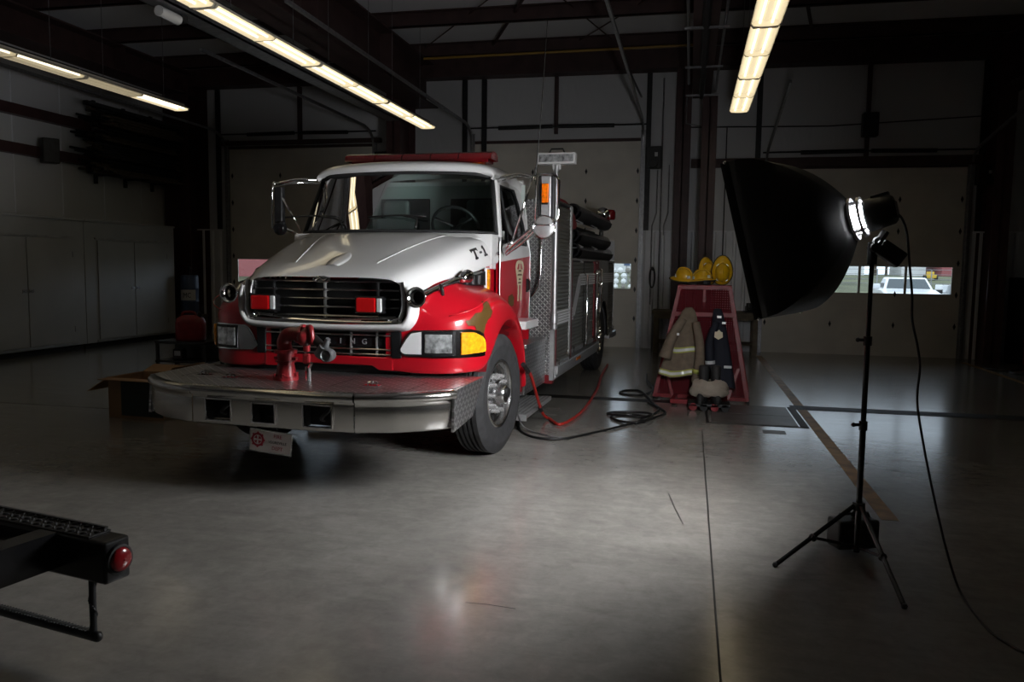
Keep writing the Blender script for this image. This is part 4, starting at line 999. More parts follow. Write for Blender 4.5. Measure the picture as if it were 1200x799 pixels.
# wheels
def wheel_parts(front):
    R = .52; r0 = MB(); w = .135
    prof = [(.30,-w*.9),(.34,-w*1.0),(.42,-w*1.06),(.475,-w*1.0),(.505,-w*.84)]
    nb = 5
    for k in range(nb):
        a = -w*.80+k*(w*1.6)/nb; c = a+(w*1.6)/nb
        prof += [(R,a+.004),(R,c-.016),(R-.02,c-.013),(R-.02,c-.001)] if k < nb-1 else [(R,a+.004),(R,c)]
    prof += [(.505,w*.84),(.475,w*1.0),(.44,w*1.05),(.435,w*1.065),(.425,w*1.065),(.42,w*1.05),(.34,w*1.0),(.30,w*.9)]
    r0.lathe(prof, (0,0,0), 'x', 64); return r0
def make_wheel(x, y, steer, s, name='wheel'):
    w = bpy.data.objects.new(name, None); COL.objects.link(w); w.parent = TR
    w.location = (x, y, .52); w.rotation_euler = (0,0,steer + (0 if s > 0 else PI))
    tyre = wheel_parts(1).build('tyre', M['tyre'], w, auto=35)
    b = MB()
    b.lathe([(.285,-.10),(.298,.118),(.288,.126),(.272,.120),(.262,.10),(.255,.07),(.235,.060),(.17,.058),(.135,.062),(.128,.085),(.125,.10),(.09,.108),(.085,.16),(.07,.178),(.002,.18)], (0,0,0), 'x', 48)
    rim = b.build('rim', M['rim'] if s > 0 else M['steel'], w, auto=35)
    for k in range(10):
        a = 2*PI*k/10+.2; c = (.0,.205*math.cos(a),.205*math.sin(a)); q = MB()
        q.cyl((.050,c[1],c[2]),(.0655,c[1],c[2]),.034,n=16); q.build('hand_hole', M['dark'], rim)  # dark disc stands in for the shade of an open hole
    for k in range(10):
        a = 2*PI*k/10; c = (.155*math.cos(a),.155*math.sin(a)); q = MB()
        q.lathe([(.026,.055),(.025,.075),(.019,.082),(.019,.125),(.014,.137),(.002,.14)], (0,c[0],c[1]), 'x', 12); q.build('nut_cover', M['bright_chrome'], rim, auto=45)
    q = MB(); q.cyl((.17,.02,.01),(.192,.02,.01),.045,n=8); q.build('hub_cap', M['dark_metal'], rim)
    return w
make_wheel(1.065, 1.46, math.radians(-6), 1); make_wheel(-1.065, 1.46, math.radians(-6), -1)
make_wheel(1.04, 7.55, 0, 1); make_wheel(-1.04, 7.55, 0, -1)
for s in (1,-1):   # mud skirt of rear arch handled by body

    # cab step below the door
    b = MB(); b.box((min(s*.90,s*1.215),2.26,1.02),(max(s*.90,s*1.215),2.80,1.10)); b.build('fender_end_step', M['white'], TR, bevel=.006)
    b = MB(); b.box((min(s*.72,s*1.12),2.62,.32),(max(s*.72,s*1.12),3.62,.83)); bx_ = b.build('battery_box', M['dp_yz'], TR, bevel=.008)
    for k in range(7):
        q = MB(); z = .40+k*.055; q.box((min(s*.80,s*1.10),2.605,z),(max(s*.80,s*1.10),2.622,z+.028)); q.build('louvre', M['dark_metal'], bx_)
    q = MB(); q.box((min(s*.74,s*1.14),2.60,.80),(max(s*.74,s*1.14),3.63,.838)); q.build('tread', M['dp_xy'], bx_, bevel=.006)
    b = MB(); rows = []
    for x0, z0 in ((.88,.16),(1.12,.16),(1.20,.19),(1.22,.26)): rows.append([(s*x0,2.42,z0),(s*x0,3.64,z0)])
    b.skin([[ (s*.86,2.40,.165),(s*.86,3.62,.165)],[(s*1.20,2.40,.165),(s*1.20,3.62,.165)],[(s*1.20,2.40,.125),(s*1.20,3.62,.125)],[(s*.86,2.40,.125),(s*.86,3.62,.125)]], loop=True)
    b.box((min(s*.86,s*1.2),2.395,.10),(max(s*.86,s*1.2),2.405,.165)); b.skin([[(s*.86,2.40,.165),(s*.86,3.62,.165)],[(s*.84,2.40,.22),(s*.84,3.62,.22)],[(s*.82,2.40,.40),(s*.82,3.62,.40)]])
    stp = b.build('running_step', M['alu'], TR)
    for k in range(7):
        q = MB(); xx = .90+k*.045; q.box((min(s*xx,s*(xx+.022)),2.44,.1655),(max(s*xx,s*(xx+.022)),3.58,.170)); q.build('grip_rib', M['alu_dull'], stp)

# --- pump body
FX = 1.205
b = MB(); b.box((-FX+.02,3.70,.36),(FX-.02,4.66,2.34)); b.box((-FX+.02,4.66,.52),(FX-.02,6.95,1.72)); b.box((-.86,4.66,1.72),(.86,8.85,2.25)); b.box((-FX+.02,8.15,.5),(FX-.02,8.90,1.72)); b.box((-FX+.02,6.95,1.15),(FX-.02,8.15,1.72)); b.box((-.75,6.95,.52),(.75,8.15,1.2))
body = b.build('pump_body', M['dark_metal'], TR)
b = MB(); b.box((-FX,3.665,.40),(FX,3.70,2.36)); fw = b.build('front_wall', M['dp_xz'], TR)
b = MB(); b.box((-FX,3.60,2.36),(FX,4.68,2.385)); b.build('roof_plate', M['dp_xy'], TR)
for s in (1,-1):
    X = lambda a, c: (min(s*a,s*c), max(s*a,s*c))
    def sb(name, a, c, y0, y1, z0, z1, m, par=TR, bev=0):
        x0, x1 = X(a, c); b = MB(); b.box((x0,y0,z0),(x1,y1,z1)); return b.build(name, M[m], par, bevel=bev)
    sb('corner_trim', 1.16, FX+.006, 3.655, 3.745, .34, 2.37, 'alu')
    sb('corner_trim', 1.19, FX+.010, 3.735, 3.775, .34, 2.37, 'red_dull')
    sb('corner_trim', 1.19, FX+.012, 4.60, 4.68, .42, 2.37, 'alu')
    sb('corner_trim', 1.19, FX+.010, 4.68, 4.75, .42, 1.74, 'red_dull')
    sb('lower_skirt', 1.02, FX-.01, 3.67, 3.76, .30, .40, 'red_dull')
    # roller shutters
    for (y0, y1, z0, z1) in ((3.775,4.60,.50,2.33),(4.75,5.66,.56,1.70),(5.72,6.56,.56,1.70),(8.18,8.84,.56,1.70)):
        b = MB(); n = int((z1-z0)/.045); rows = []
        for k in range(n):
            z = z0+(z1-z0)*k/n; h = (z1-z0)/n
            for dz, dx in ((0,.0),(h*.12,.009),(h*.5,.013),(h*.88,.009)): rows.append([(s*(FX-.012+dx),y0,z+dz),(s*(FX-.012+dx),y1,z+dz)])
        b.skin(rows); sh = b.build('roller_shutter', M['shutter'], TR, auto=30)
        q = MB(); q.box((X(FX-.02,FX+.012)[0],y0,z0-.03),(X(FX-.02,FX+.012)[1],y1,z0+.03)); q.build('bottom_bar', M['alu_dull'], sh, bevel=.005)
        for yy in (y0+.06, y1-.10):
            q = MB(); q.tube([(s*(FX+.01),yy,z0-.02),(s*(FX+.035),yy,z0-.01),(s*(FX+.035),yy,z0+.06),(s*(FX+.01),yy,z0+.07)], .008, 6); q.build('latch', M['chrome'], sh)
    # stripes
    def stripe(y0, z0, y1, z1, w):
        for k in range(5):
            o = (k-2)*w/4.6; b_.add([(s*(FX+.0085),y0,z0+o-w*.085),(s*(FX+.0085),y1,z1+o-w*.085),(s*(FX+.0085),y1,z1+o+w*.085),(s*(FX+.0085),y0,z0+o+w*.085)], [(0,1,2,3)])
    b_ = MB(); stripe(3.70,1.045,4.86,1.045,.15); stripe(5.28,1.47,8.86,1.47,.15)
    for k in range(5):
        o = (k-2)*.032; b_.add([(s*(FX+.0085),4.86+o-.006,1.045+.06),(s*(FX+.0085),4.88+o+.02,1.045-.04),(s*(FX+.0085),5.30+o+.02,1.47-.06),(s*(FX+.0085),5.28+o-.006,1.47+.06)], [(0,1,2,3)])
    b_.build('reflective_stripe', M['stripe'], TR)
    # vertical grab rails
    for y in (5.69, 6.60):
        q = MB(); q.tube([(s*FX,y,.56),(s*(FX+.05),y,.58),(s*(FX+.05),y,1.52),(s*FX,y,1.54)], .016, 8); q.build('grab_rail', M['chrome'], TR, smooth=True)
    sb('pump_panel', 1.15, FX+.01, 6.62, 7.02, .52, 1.74, 'red_dull')
    for (y, z, r) in ((6.75,1.55,.05),(6.88,1.55,.05),(6.75,1.40,.04),(6.88,1.38,.04),(6.82,1.2,.06),(6.82,.9,.08)):
        q = MB(); q.lathe([(r,0),(r,.03*s),(r*.8,.045*s),(.004,.045*s)], (s*(FX+.01),y,z), 'x', 16); q.build('gauge', M['chrome'], TR, auto=40)
    q = MB(); q.tube([(s*FX,7.1,1.1),(s*(FX+.05),7.08,1.1),(s*(FX+.05),7.06,1.6),(s*FX,7.06,1.62)], .016, 8); q.build('grab_rail', M['chrome'], TR, smooth=True)
    # rear wheel arch panel
    b = MB(); rows = []
    for k in range(13):
        a = PI*k/12; rows.append([(s*(FX+.004),7.55-.60*math.cos(a),.50+.62*math.sin(a)),(s*(FX+.004),7.55-.60*math.cos(a)*1.0,max(1.15,.5+.62*math.sin(a)))])
    b.skin(rows); b.box((X(FX-.01,FX+.004)[0],6.95,1.15),(X(FX-.01,FX+.004)[1],8.15,1.72)); b.build('wheel_arch', M['alu_dull'], TR)
    q = MB(); q.tube([(s*(FX+.01),7.55-.6*math.cos(PI*k/12),.5+.62*math.sin(PI*k/12)) for k in range(13)], .018, 6); q.build('arch_trim', M['chrome'], TR, smooth=True)
    # rub rail
    b = MB(); x0, x1 = X(1.12,FX+.045); b.box((x0,3.70,.40),(x1,6.96,.50)); b.box((x0,3.70,.35),(X(1.12,FX+.02)[1] if s>0 else x1,6.96,.40)); rr = b.build('rub_rail', M['alu'], TR, bevel=.01)
    q = MB(); q.box((X(FX+.04,FX+.05)[0],4.95,.43),(X(FX+.04,FX+.05)[1],5.25,.47)); q.build('marker_lamp', M['amber_dark'], rr)
    b = MB(); x0, x1 = X(1.12,FX+.045); b.box((x0,8.16,.45),(x1,9.0,.52)); b.build('rub_rail', M['alu'], TR, bevel=.01)
    # suction hose trays
    for (y0, y1, z) in ((5.25,8.55,2.37),(5.30,8.50,2.06),(5.35,8.80,1.86)):
        xx = s*1.10
        b = MB(); rows = []
        for k in range(7):
            a = PI+PI*k/6; rows.append([(xx+.125*math.cos(a),y0+.05,z+.125*math.sin(a)),(xx+.125*math.cos(a),y1-.2,z+.125*math.sin(a))])
        b.skin(rows); tr_ = b.build('hose_tray', M['dark_metal'], TR, smooth=True)
        b = MB(); b.lathe([(.070,0),(.095,0),(.100,.04),(.105,.10),(.095,.14),(.095,y1-y0-.12),(.08,y1-y0-.03),(.03,y1-y0),(.003,y1-y0)], (xx,y0,z), 'y', 18); b.lathe([(.07,0),(.07,.2),(.003,.2)], (xx,y0,z), 'y', 18); b.build('suction_hose', M['black_gloss'], tr_, auto=40)
        b = MB()
        for yy in (y0+.12, y0+1.4):
            b.tube([(xx+.13*s,yy,z-.16),(xx-.02*s,yy,z-.17),(xx-.16*s,yy,z-.02),(xx-.16*s,yy,z+.08)], .010, 6); b.tube([(xx+.13*s,yy,z-.16),(xx-.10*s,yy,z-.05)], .008, 6)
        b.build('bracket', M['alu'], tr_)
    sb('tray_shelf', .86, FX+.01, 4.68, 8.88, 1.722, 1.745, 'alu_dull')
# hose bag, beacon, flood light, grab handle, tail step
b = MB(); rows = []
for k, (y, h) in enumerate(((4.60,.10),(4.68,.22),(4.85,.27),(5.05,.25),(5.18,.14),(5.22,.03))):
    rows.append([(.62,y,2.25),(.66,y,2.25+h*.8),(.80,y,2.27+h),(1.0,y,2.27+h*.96),(1.14,y,2.24+h*.8),(1.17,y,2.24)])
b.skin(rows); b.add([(.62,4.6,2.25),(1.17,4.6,2.24),(1.17,4.6,2.0),(.62,4.6,2.0)],[(0,1,2,3)])
b.skin([[(1.17,4.6,2.24),(1.175,4.9,2.24),(1.17,5.22,2.24)],[(1.18,4.6,2.12),(1.185,4.9,2.10),(1.18,5.22,2.14)]]); b.build('hose_cover', M['canvas_red'], TR, smooth=True, sub=1)
b = MB(); b.cyl((.98,8.80,2.18),(.98,8.80,2.47),.04,n=12); bc = b.build('beacon', M['chrome'], TR)
b = MB(); b.lathe([(.002,-.05),(.05,-.05),(.10,-.02),(.11,.0)], (1.02,8.66,2.56), 'y', 18); b.build('spot_lamp', M['chrome'], bc, smooth=True)
b = MB(); b.lathe([(.002,.0),(.09,0),(.105,.03),(.105,.13),(.085,.17),(.002,.18)], (1.12,8.78,2.46), 'z', 20, ); b.build('dome', M['red_lens_dim'], bc, smooth=True)
b = MB(); b.cyl((1.215,3.62,1.02),(1.215,3.62,2.50),.028,n=14); b.cyl((1.215,3.62,2.45),(1.215,3.62,2.70),.018,n=12); b.cyl((1.215,3.62,2.68),(1.215,3.62,2.75),.034,n=12); b.cyl((1.215,3.62,1.0),(1.215,3.62,1.10),.045,n=14); b.cyl((1.215,3.62,.93),(1.215,3.62,.99),.036,n=14)
fl = b.build('flood_light', M['alu'], TR, auto=40)
b = MB(); b.box((1.0,3.56,2.76),(1.43,3.68,2.885)); b.build('lamp_housing', M['label_white'], fl, bevel=.01)
b = MB(); b.box((1.022,3.552,2.782),(1.408,3.56,2.863)); b.build('lamp_glass', M['clear_lens'], fl, bevel=.004)
b = MB(); b.tube([(1.13,3.62,2.885),(1.15,3.62,2.93),(1.28,3.62,2.93),(1.30,3.62,2.885)], .010, 6); b.build('lamp_handle', M['black'], fl)
b = MB(); b.box((1.17,3.60,2.70),(1.26,3.64,2.765)); b.build('lamp_bracket', M['label_white'], fl, bevel=.006)
b = MB(); b.tube([(1.06,3.60,2.20),(1.06,3.58,1.70),(1.05,3.575,1.50),(1.02,3.57,1.38),(.96,3.58,1.29)], .014, 8, 5); b.build('grab_rail', M['chrome'], TR, smooth=True)
b = MB(); b.box((-FX,8.90,.40),(FX,9.45,.50)); b.build('tail_step', M['dp_xy'], TR, bevel=.01)
b = MB(); b.box((-FX,8.88,.45),(FX,8.92,2.1)); b.build('rear_wall', M['alu_dull'], TR)
# --- bumper monitor (deluge nozzle)
mz = .762
b = MB(); b.cyl((-.11,.10,mz),(-.11,.10,mz+.03),.095,n=20); b.cyl((-.11,.10,mz+.03),(-.11,.10,mz+.11),.075,.065,n=20)
for k in range(6): b.cyl((-.11+.085*math.cos(k),.10+.085*math.sin(k),mz+.02),(-.11+.085*math.cos(k),.10+.085*math.sin(k),mz+.05),.012,n=6)
mo = b.build('monitor', M['red_hydrant'], TR, auto=40)
b = MB(); b.cyl((-.11,.10,mz+.11),(-.11,.10,mz+.20),.062,n=20); b.cyl((-.11,.10,mz+.20),(-.11,.10,mz+.225),.085,n=20); b.cyl((-.11,.10,mz+.13),(-.11,.10,mz+.145),.075,n=20)
b.box((-.20,.08,mz+.15),(-.02,.12,mz+.17)); b.build('swivel', M['red_hydrant'], mo, auto=40)
b = MB(); b.tube([(-.115,.10,mz+.22),(-.125,.10,mz+.28),(-.09,.10,mz+.335),(-.03,.10,mz+.345),(.03,.09,mz+.34)], lambda t: .055-.006*t, 14, 6); b.build('elbow', M['red_hydrant'], mo, smooth=True)
b = MB(); b.cyl((.0,.09,mz+.34),(.10,.08,mz+.335),.062,n=18); b.cyl((.03,.09,mz+.34),(.05,.09,mz+.34),.078,n=18); b.ball((.075,.06,mz+.325),.065,16); b.build('valve_body', M['red_hydrant'], mo, smooth=False, auto=50)
b = MB(); b.tube([(.10,.05,mz+.40),(.135,.03,mz+.40),(.15,.02,mz+.33),(.145,.02,mz+.28)], .020, 8, 4); b.build('lever', M['red_hydrant'], mo, smooth=True)
b = MB(); b.cyl((.14,.06,mz+.32),(.26,.0,mz+.255),.034,.030,n=14); b.build('stem', M['black'], mo, auto=40)
b = MB(); b.cyl((.245,.0,mz+.22),(.30,-.02,mz+.33),.030,.018,n=14); b.cyl((.22,.0,mz+.20),(.27,-.01,mz+.265),.046,n=14); nz = b.build('nozzle', M['grey_valve'], mo, auto=40)
b = MB(); b.lathe([(.038,.06),(.046,.03),(.050,.0),(.048,-.03),(.040,-.035),(.026,-.01),(.004,.0)], (.315,-.06,mz+.215), 'y', 18); b.build('bell', M['grey_valve'], nz, auto=50)
b = MB(); b.cyl((.055,.13,mz),(.055,.13,mz+.10),.022,n=12); b.cyl((.055,.13,mz+.08),(.10,.10,mz+.13),.012,n=8); b.build('lock_post', M['chrome'], mo)
b = MB(); b.box((.02,.10,mz+.12),(.08,.14,mz+.20)); b.box((.025,.10,mz+.21),(.075,.14,mz+.29)); b.build('hand_wheel', M['red_hydrant'], mo, bevel=.015)
# ------------------------------------------------------------------ ceiling lamps (rows of 2.4 m twin-tube strip lights)
def make_strip():
    t = thing('strip_light', 'x', 'ceiling light')
    L_ = 2.38; b = MB(); rows = []
    sec = [(-.155,.0),(-.150,.012),(-.055,.068),(-.04,.10),(.04,.10),(.055,.068),(.150,.012),(.155,.0),(.147,.004),(.05,.058),(.03,.058),(.03,.03),(-.03,.03),(-.03,.058),(-.05,.058),(-.147,.004)]
    rows = [[(x,y,z) for x,z in sec] for y in (0, L_)]
    b.skin(rows, wrap=True, cap=True); b.build('reflector', M['white_housing'], t)
    for y in (.02, L_/2, L_-.02):
        b = MB(); b.prism([(-.15,.005),(-.05,.055),(.05,.055),(.152,.005),(.125,-.026),(-.125,-.026)][:6], 1, y-.012, y+.012); b.build('end_plate', M['white_housing'], t)
    for x in (-.062,.062):
        for k in (0, 1):
            y0 = .04+k*L_/2; b = MB(); b.cyl((x,y0,.012),(x,y0+L_/2-.08,.012), .0145, n=10)
            b.build('tube', M['tube'], t, smooth=False, auto=40)
    for y in (.5, 1.9):
        b = MB(); b.cyl((0,y,.10),(0,y,1.82),.004,n=5); b.build('hanger', M['steel'], t)
    for k in (0, 1):
        b = MB(); y0 = .035+k*L_/2; y1 = y0+L_/2-.07; sec = [(-.145,.0),(-.12,-.022),(-.05,-.032),(.05,-.032),(.12,-.022),(.145,.0)]; b.skin([[(x,y,z) for x,z in sec] for y in (y0,y1)]); b.build('lens', M['lens'], t)
    b = MB(); b.box((-.045,.01,.066),(.045,L_-.01,.11)); b.build('ballast_cover', M['dark_metal'], t)
    return t
proto_strip = make_strip()
ORD = ['endmost', 'second', 'third', 'fourth', 'fifth', 'sixth']
first = True
for (x, yend, n, desc, grp) in ((-4.91, 14.72, 6, 'of the long row above the fire truck', 'strip lights above the truck'), (-8.54, 12.42, 3, 'of the row by the left wall', 'strip lights by the left wall'), (.70, 13.95, 4, 'of the row near the softbox', 'strip lights on the softbox side')):
    for k in range(n):
        o = proto_strip if first else copy_tree(proto_strip); first = False
        o.location = (x, yend-2.38-k*2.40, 4.22)
        tag(o, ('lit twin-tube lamp nearest the back wall %s' % desc) if k == 0 else ('lit twin-tube lamp, %s from the back wall %s' % (ORD[k], desc)), 'ceiling light', grp)
        if x < -8 :
            for c in o.children:
                if c.name.startswith('tube') and k > 0 and c.data.vertices[0].co.x > -1:
                    c.data = c.data.copy() if False else c.data
# the wall-side row burns only at its far end: swap those tubes for dead ones
for o in list(COL.objects):
    if o.name.startswith('strip_light') and o.location.x < -8:
        for c in o.children:
            if c.name.startswith('tube'):
                ymin = min(v.co.y for v in c.data.vertices); xm = c.data.vertices[0].co.x
                dead = (abs(o.location.y-(12.42-2.38)) < .01 and ymin < 1) or (o.location.y < 9 and xm < 0)
                if dead:
                    me = c.data.copy(); me.materials[0] = M['dead_tube']; c.data = me
            if c.name.startswith('lens'):
                y0_ = min(v.co.y for v in c.data.vertices)
                if not (o.location.y > 9.5 and y0_ > 1):
                    me = c.data.copy(); me.materials[0] = M['lens_dim']; c.data = me

# ------------------------------------------------------------------ softbox light on its stand
SB = thing('softbox_light', 'black softbox with glowing strobe head high on a black light stand', 'studio light', (.96, 4.68, 0))
# axis frame: local -a axis points to the face
hc = Vector((.03,.0,1.94)); az = Vector((-.89,.35,-.25)).normalized(); ay = Vector((.35,.93,0)); ay = (ay-az*ay.dot(az)).normalized(); ax_ = az.cross(ay)
FR = Matrix((( az.x, ay.x, -ax_.x, hc.x),(az.y, ay.y, -ax_.y, hc.y),(az.z, ay.z, -ax_.z, hc.z),(0,0,0,1)))   # x along axis, y depth, z up
if FR.to_3x3().col[2].z < 0: FR = FR @ Matrix.Diagonal((1,1,-1,1))
d0, Ld, H0, H1 = .135, .61, .085, .43
def sq(r, k, n=10):   # point on square outline of half-size r, rounded to circle by k
    out = []
    for i in range(4*n):
        s_ = i/n; q = int(s_); f = s_-q
        c = [(-1,-1),(1,-1),(1,1),(-1,1)]
        p = (c[q][0]+(c[(q+1)%4][0]-c[q][0])*f, c[q][1]+(c[(q+1)%4][1]-c[q][1])*f)
        l = math.hypot(*p); e = (p[0]/l, p[1]/l)
        out.append((r*(p[0]*k+e[0]*(1-k)*1.12), r*(p[1]*k+e[1]*(1-k)*1.12)))
    return out
b = MB(); b.T = FR; rows = []
for k in range(13):
    t = k/12; r = H0+(H1-H0)*(1-(1-t)**2.3); kk = min(1, .35+t*.8)
    pts = sq(r, kk); 
    # panels sag in a little between the four rods
    rows.append([(d0+(Ld-d0)*t, p[0]*(1-.05*math.sin(PI*t)*(1-min(1,abs(abs(p[0])-abs(p[1]))/r))*0), p[1]) for p in pts])
b.skin(rows, wrap=True)
lip = sq(H1, 1); b.skin([[(Ld,p[0],p[1]) for p in lip],[(Ld+.045,p[0]*1.004,p[1]*1.004) for p in lip],[(Ld+.045,p[0]*.985,p[1]*.985) for p in lip],[(Ld-.01,p[0]*.98,p[1]*.98) for p in lip]], wrap=True)
sh = b.build('softbox_shell', M['softbox'], SB, auto=60)
sm = sh.modifiers.new('thickness', 'SOLIDIFY'); sm.thickness = .004; sm.offset = -1
b = MB(); b.T = FR; e = H1*.975; b.box((Ld-.004,-e,-e),(Ld-.001,e,e)); b.build('diffuser', M['diffuser'], SB)
for p in ((-1,-1),(1,-1),(1,1),(-1,1)):
    b = MB(); b.T = FR; b.ball((Ld+.02,p[0]*H1,p[1]*H1),.010,8); b.build('rod_tip', M['chrome'], SB, smooth=True)
b = MB(); b.T = FR; b.lathe([(.095,.085),(.112,.085),(.112,.10),(.095,.10)], (0,0,0), 'x', 28); b.lathe([(.10,.13),(.118,.13),(.118,.145),(.10,.145)], (0,0,0), 'x', 28)
for k in range(4):
    a = PI/4+k*PI/2; b.cyl((.085,.105*math.cos(a),.105*math.sin(a)),(.15,.105*math.cos(a),.105*math.sin(a)),.010,n=6)
b.build('speed_ring', M['alu'], SB, auto=40)
b = MB(); b.T = FR; b.cyl((.04,0,0),(.13,0,0),.055,n=16); b.build('flash_tube', M['flash'], SB, auto=40)
b = MB(); b.T = FR; b.lathe([(.004,-.075),(.066,-.075),(.080,-.06),(.088,.02),(.090,.06),(.084,.075),(.078,.07),(.06,.045),(.004,.04)], (0,0,0), 'x', 28); hd = b.build('strobe_head', M['black'], SB, auto=40)
b = MB(); b.T = FR; b.box((-.082,-.05,-.05),(-.074,.05,.04)); b.box((-.06,-.025,.082),(.03,.025,.096)); b.build('back_panel', M['black_gloss'], hd)
b = MB(); b.tube([(.06,0,1.84),(.04,0,1.80),(.02,0,1.79),(.0,0,1.74)], .022, 8); b.cyl((.0,-.05,1.75),(.0,.06,1.75),.018,n=10); b.cyl((.0,-.09,1.75),(.0,-.05,1.75),.026,n=10)
b.cyl((.0,0,1.66),(.0,0,1.78),.026,n=12); b.build('tilt_bracket', M['dark_metal'], SB, auto=40)
b = MB(); b.T = Matrix.Translation((.085,-.02,1.72)) @ Matrix.Rotation(math.radians(35),4,'Y'); b.box((-.07,-.04,-.045),(.07,.04,.045)); b.box((-.09,-.03,.0),(-.07,.03,.03)); b.build('radio_trigger', M['black'], SB, bevel=.012)
b = MB(); b.cyl((0,0,.06),(0,0,.78),.0165,n=14); b.cyl((0,0,.78),(0,0,1.25),.0145,n=14); b.cyl((0,0,1.25),(0,0,1.70),.012,n=14); b.build('pole', M['black_gloss'], SB, auto=40)
for z in (.78, 1.25):
    b = MB(); b.cyl((0,0,z-.03),(0,0,z+.02),.023,n=12); b.cyl((0,0,z),(-.05,-.01,z),.009,n=8); b.ball((-.052,-.01,z),.013,8); b.build('collar', M['black'], SB, auto=40)
b = MB(); b.cyl((0,0,.30),(0,0,.345),.034,n=12); b.build('leg_hub', M['black'], SB, auto=40); b = MB(); b.cyl((0,0,.075),(0,0,.10),.024,n=12); b.build('strut_hub', M['black'], SB, auto=40)
for (fx, fy) in ((-.45,-.19),(.105,-.61),(.05,.56)):
    b = MB(); b.cyl((fx*.06,fy*.06,.325),(fx,fy,.012),.0125,n=10); lg = b.build('leg', M['black_gloss'], SB, auto=40)
    b = MB(); b.cyl((0,0,.088),(fx*.55,fy*.55,.155),.009,n=8); b.build('strut', M['black_gloss'], lg)
    b = MB(); b.ball((fx,fy,.014),.016,8); b.build('foot', M['black_rubber'], lg)
    b = MB(); b.cyl((fx*.53,fy*.53,.145),(fx*.58,fy*.58,.165),.017,n=8); b.build('joint', M['black'], lg)
# battery pack hanging behind the pole, with a strap
b = MB(); b.box((-.13,-.07,.0),(.13,.07,.17)); BP_ = b.build('power_pack', M['black'], SB, bevel=.018, seg=3); BP_.location = (.02,.22,.02); BP_.rotation_euler = (0,0,.4); BP_['label'] = 'power pack clipped low on the stand'
b = MB(); b.tube([(-.10,0,.165),(-.09,0,.195),(.09,0,.195),(.10,0,.165)], .009, 6); b.build('handle', M['black_rubber'], BP_)
b = MB(); b.cyl((-.06,-.075,.11),(-.06,-.068,.11),.018,n=10); b.cyl((.0,-.075,.11),(.0,-.068,.11),.014,n=10); b.box((.04,-.074,.06),(.11,-.068,.13)); b.build('control_panel', M['dark_metal'], BP_)
# mains cord of the strobe
b = MB(); b.tube([(1.045,4.66,1.925),(1.075,4.66,1.925),(1.100,4.66,1.892),(1.123,4.66,1.82),(1.144,4.66,1.66),(1.165,4.66,1.50),(1.173,4.66,1.366),(1.206,4.66,1.229),(1.222,4.65,1.11),(1.206,4.60,.937),(1.235,4.55,.718),(1.285,4.50,.459),(1.334,4.42,.215),(1.37,4.34,.06),(1.385,4.24,.008),(1.375,4.02,.007),(1.385,3.85,.007),(1.42,3.76,.007),(1.45,3.70,.007),(1.60,3.52,.007),(1.9,3.3,.007)], .0065, 8, 7)
tag(b.build('mains_cable', M['hose_black'], smooth=True), 'thin black cord hanging from the strobe head down to the floor', 'cable')

# ------------------------------------------------------------------ hoses on the floor by the truck
b = MB(); b.tube([(-1.50,7.45,.655),(-1.489,7.649,.567),(-1.481,7.89,.362),(-1.472,8.12,.162),(-1.46,8.30,.05),(-1.42,8.35,.018),(-1.36,8.22,.017),(-1.26,8.06,.017),(-1.18,8.35,.017),(-1.13,9.1,.017),(-1.16,10.6,.017),(-1.25,12.0,.017),(-1.30,13.4,.017)], .016, 10, 7)
rh = tag(b.build('air_hose', M['hose_red'], smooth=True), 'red rubber hose hanging from the truck step onto the floor', 'hose')
b = MB(); b.cyl((-1.473,8.09,.185),(-1.471,8.15,.135),.024,n=12); b.build('coupling', M['dark_metal'], rh, auto=40)
b = MB(); b.cyl((-1.50,7.322,.714),(-1.492,7.54,.615),.022,n=12); b.build('end_fitting', M['black'], rh, auto=40)
b = MB(); b.tube([(-1.78,8.55,.013),(-1.62,7.76,.013),(-1.40,7.40,.013),(-1.12,7.40,.013),(-.84,7.82,.013),(-.62,8.2,.013),(-.46,8.55,.013),(-.44,8.76,.013),(-.55,8.85,.013),(-.74,8.80,.013),(-.78,8.62,.013),(-.66,8.42,.013),(-.46,8.36,.030),(-.35,8.7,.035),(-.40,8.95,.022),(-.60,9.02,.013),(-.80,8.95,.013),(-.84,8.82,.013),(-.70,8.70,.030),(-.47,8.62,.034),(-.36,8.92,.013),(-.30,9.3,.013),(-.45,9.75,.013)], .0125, 8, 7)
tag(b.build('electric_cable', M['hose_black'], smooth=True), 'black cable lying in coils on the floor right of the truck wheel', 'cable')
b = MB(); b.tube([(-.50,8.33,.013),(-.33,8.75,.012),(-.22,9.1,.012),(-.36,9.6,.012),(-.50,10.3,.012),(-.62,10.68,.012),(-.80,10.62,.012),(-.84,10.40,.012),(-.70,10.28,.012),(-.52,10.35,.012),(-.44,10.9,.012),(-.55,11.6,.03),(-.6,12.4,.012)], .0125, 8, 7)
tag(b.build('electric_cable', M['hose_black'], smooth=True), 'second black cable looping on the floor beside the red gear rack', 'cable')
b = MB(); b.tube([(-1.62,7.44,.34),(-1.605,7.52,.27),(-1.60,7.63,.15),(-1.57,7.70,.05),(-1.48,7.66,.014),(-1.36,7.56,.012),(-1.22,7.46,.012),(-1.05,7.47,.012)], .009, 8, 7)
tag(b.build('grey_lead', M['steel'], smooth=True), 'thin grey lead sagging from behind the truck wheel to the floor', 'cable')

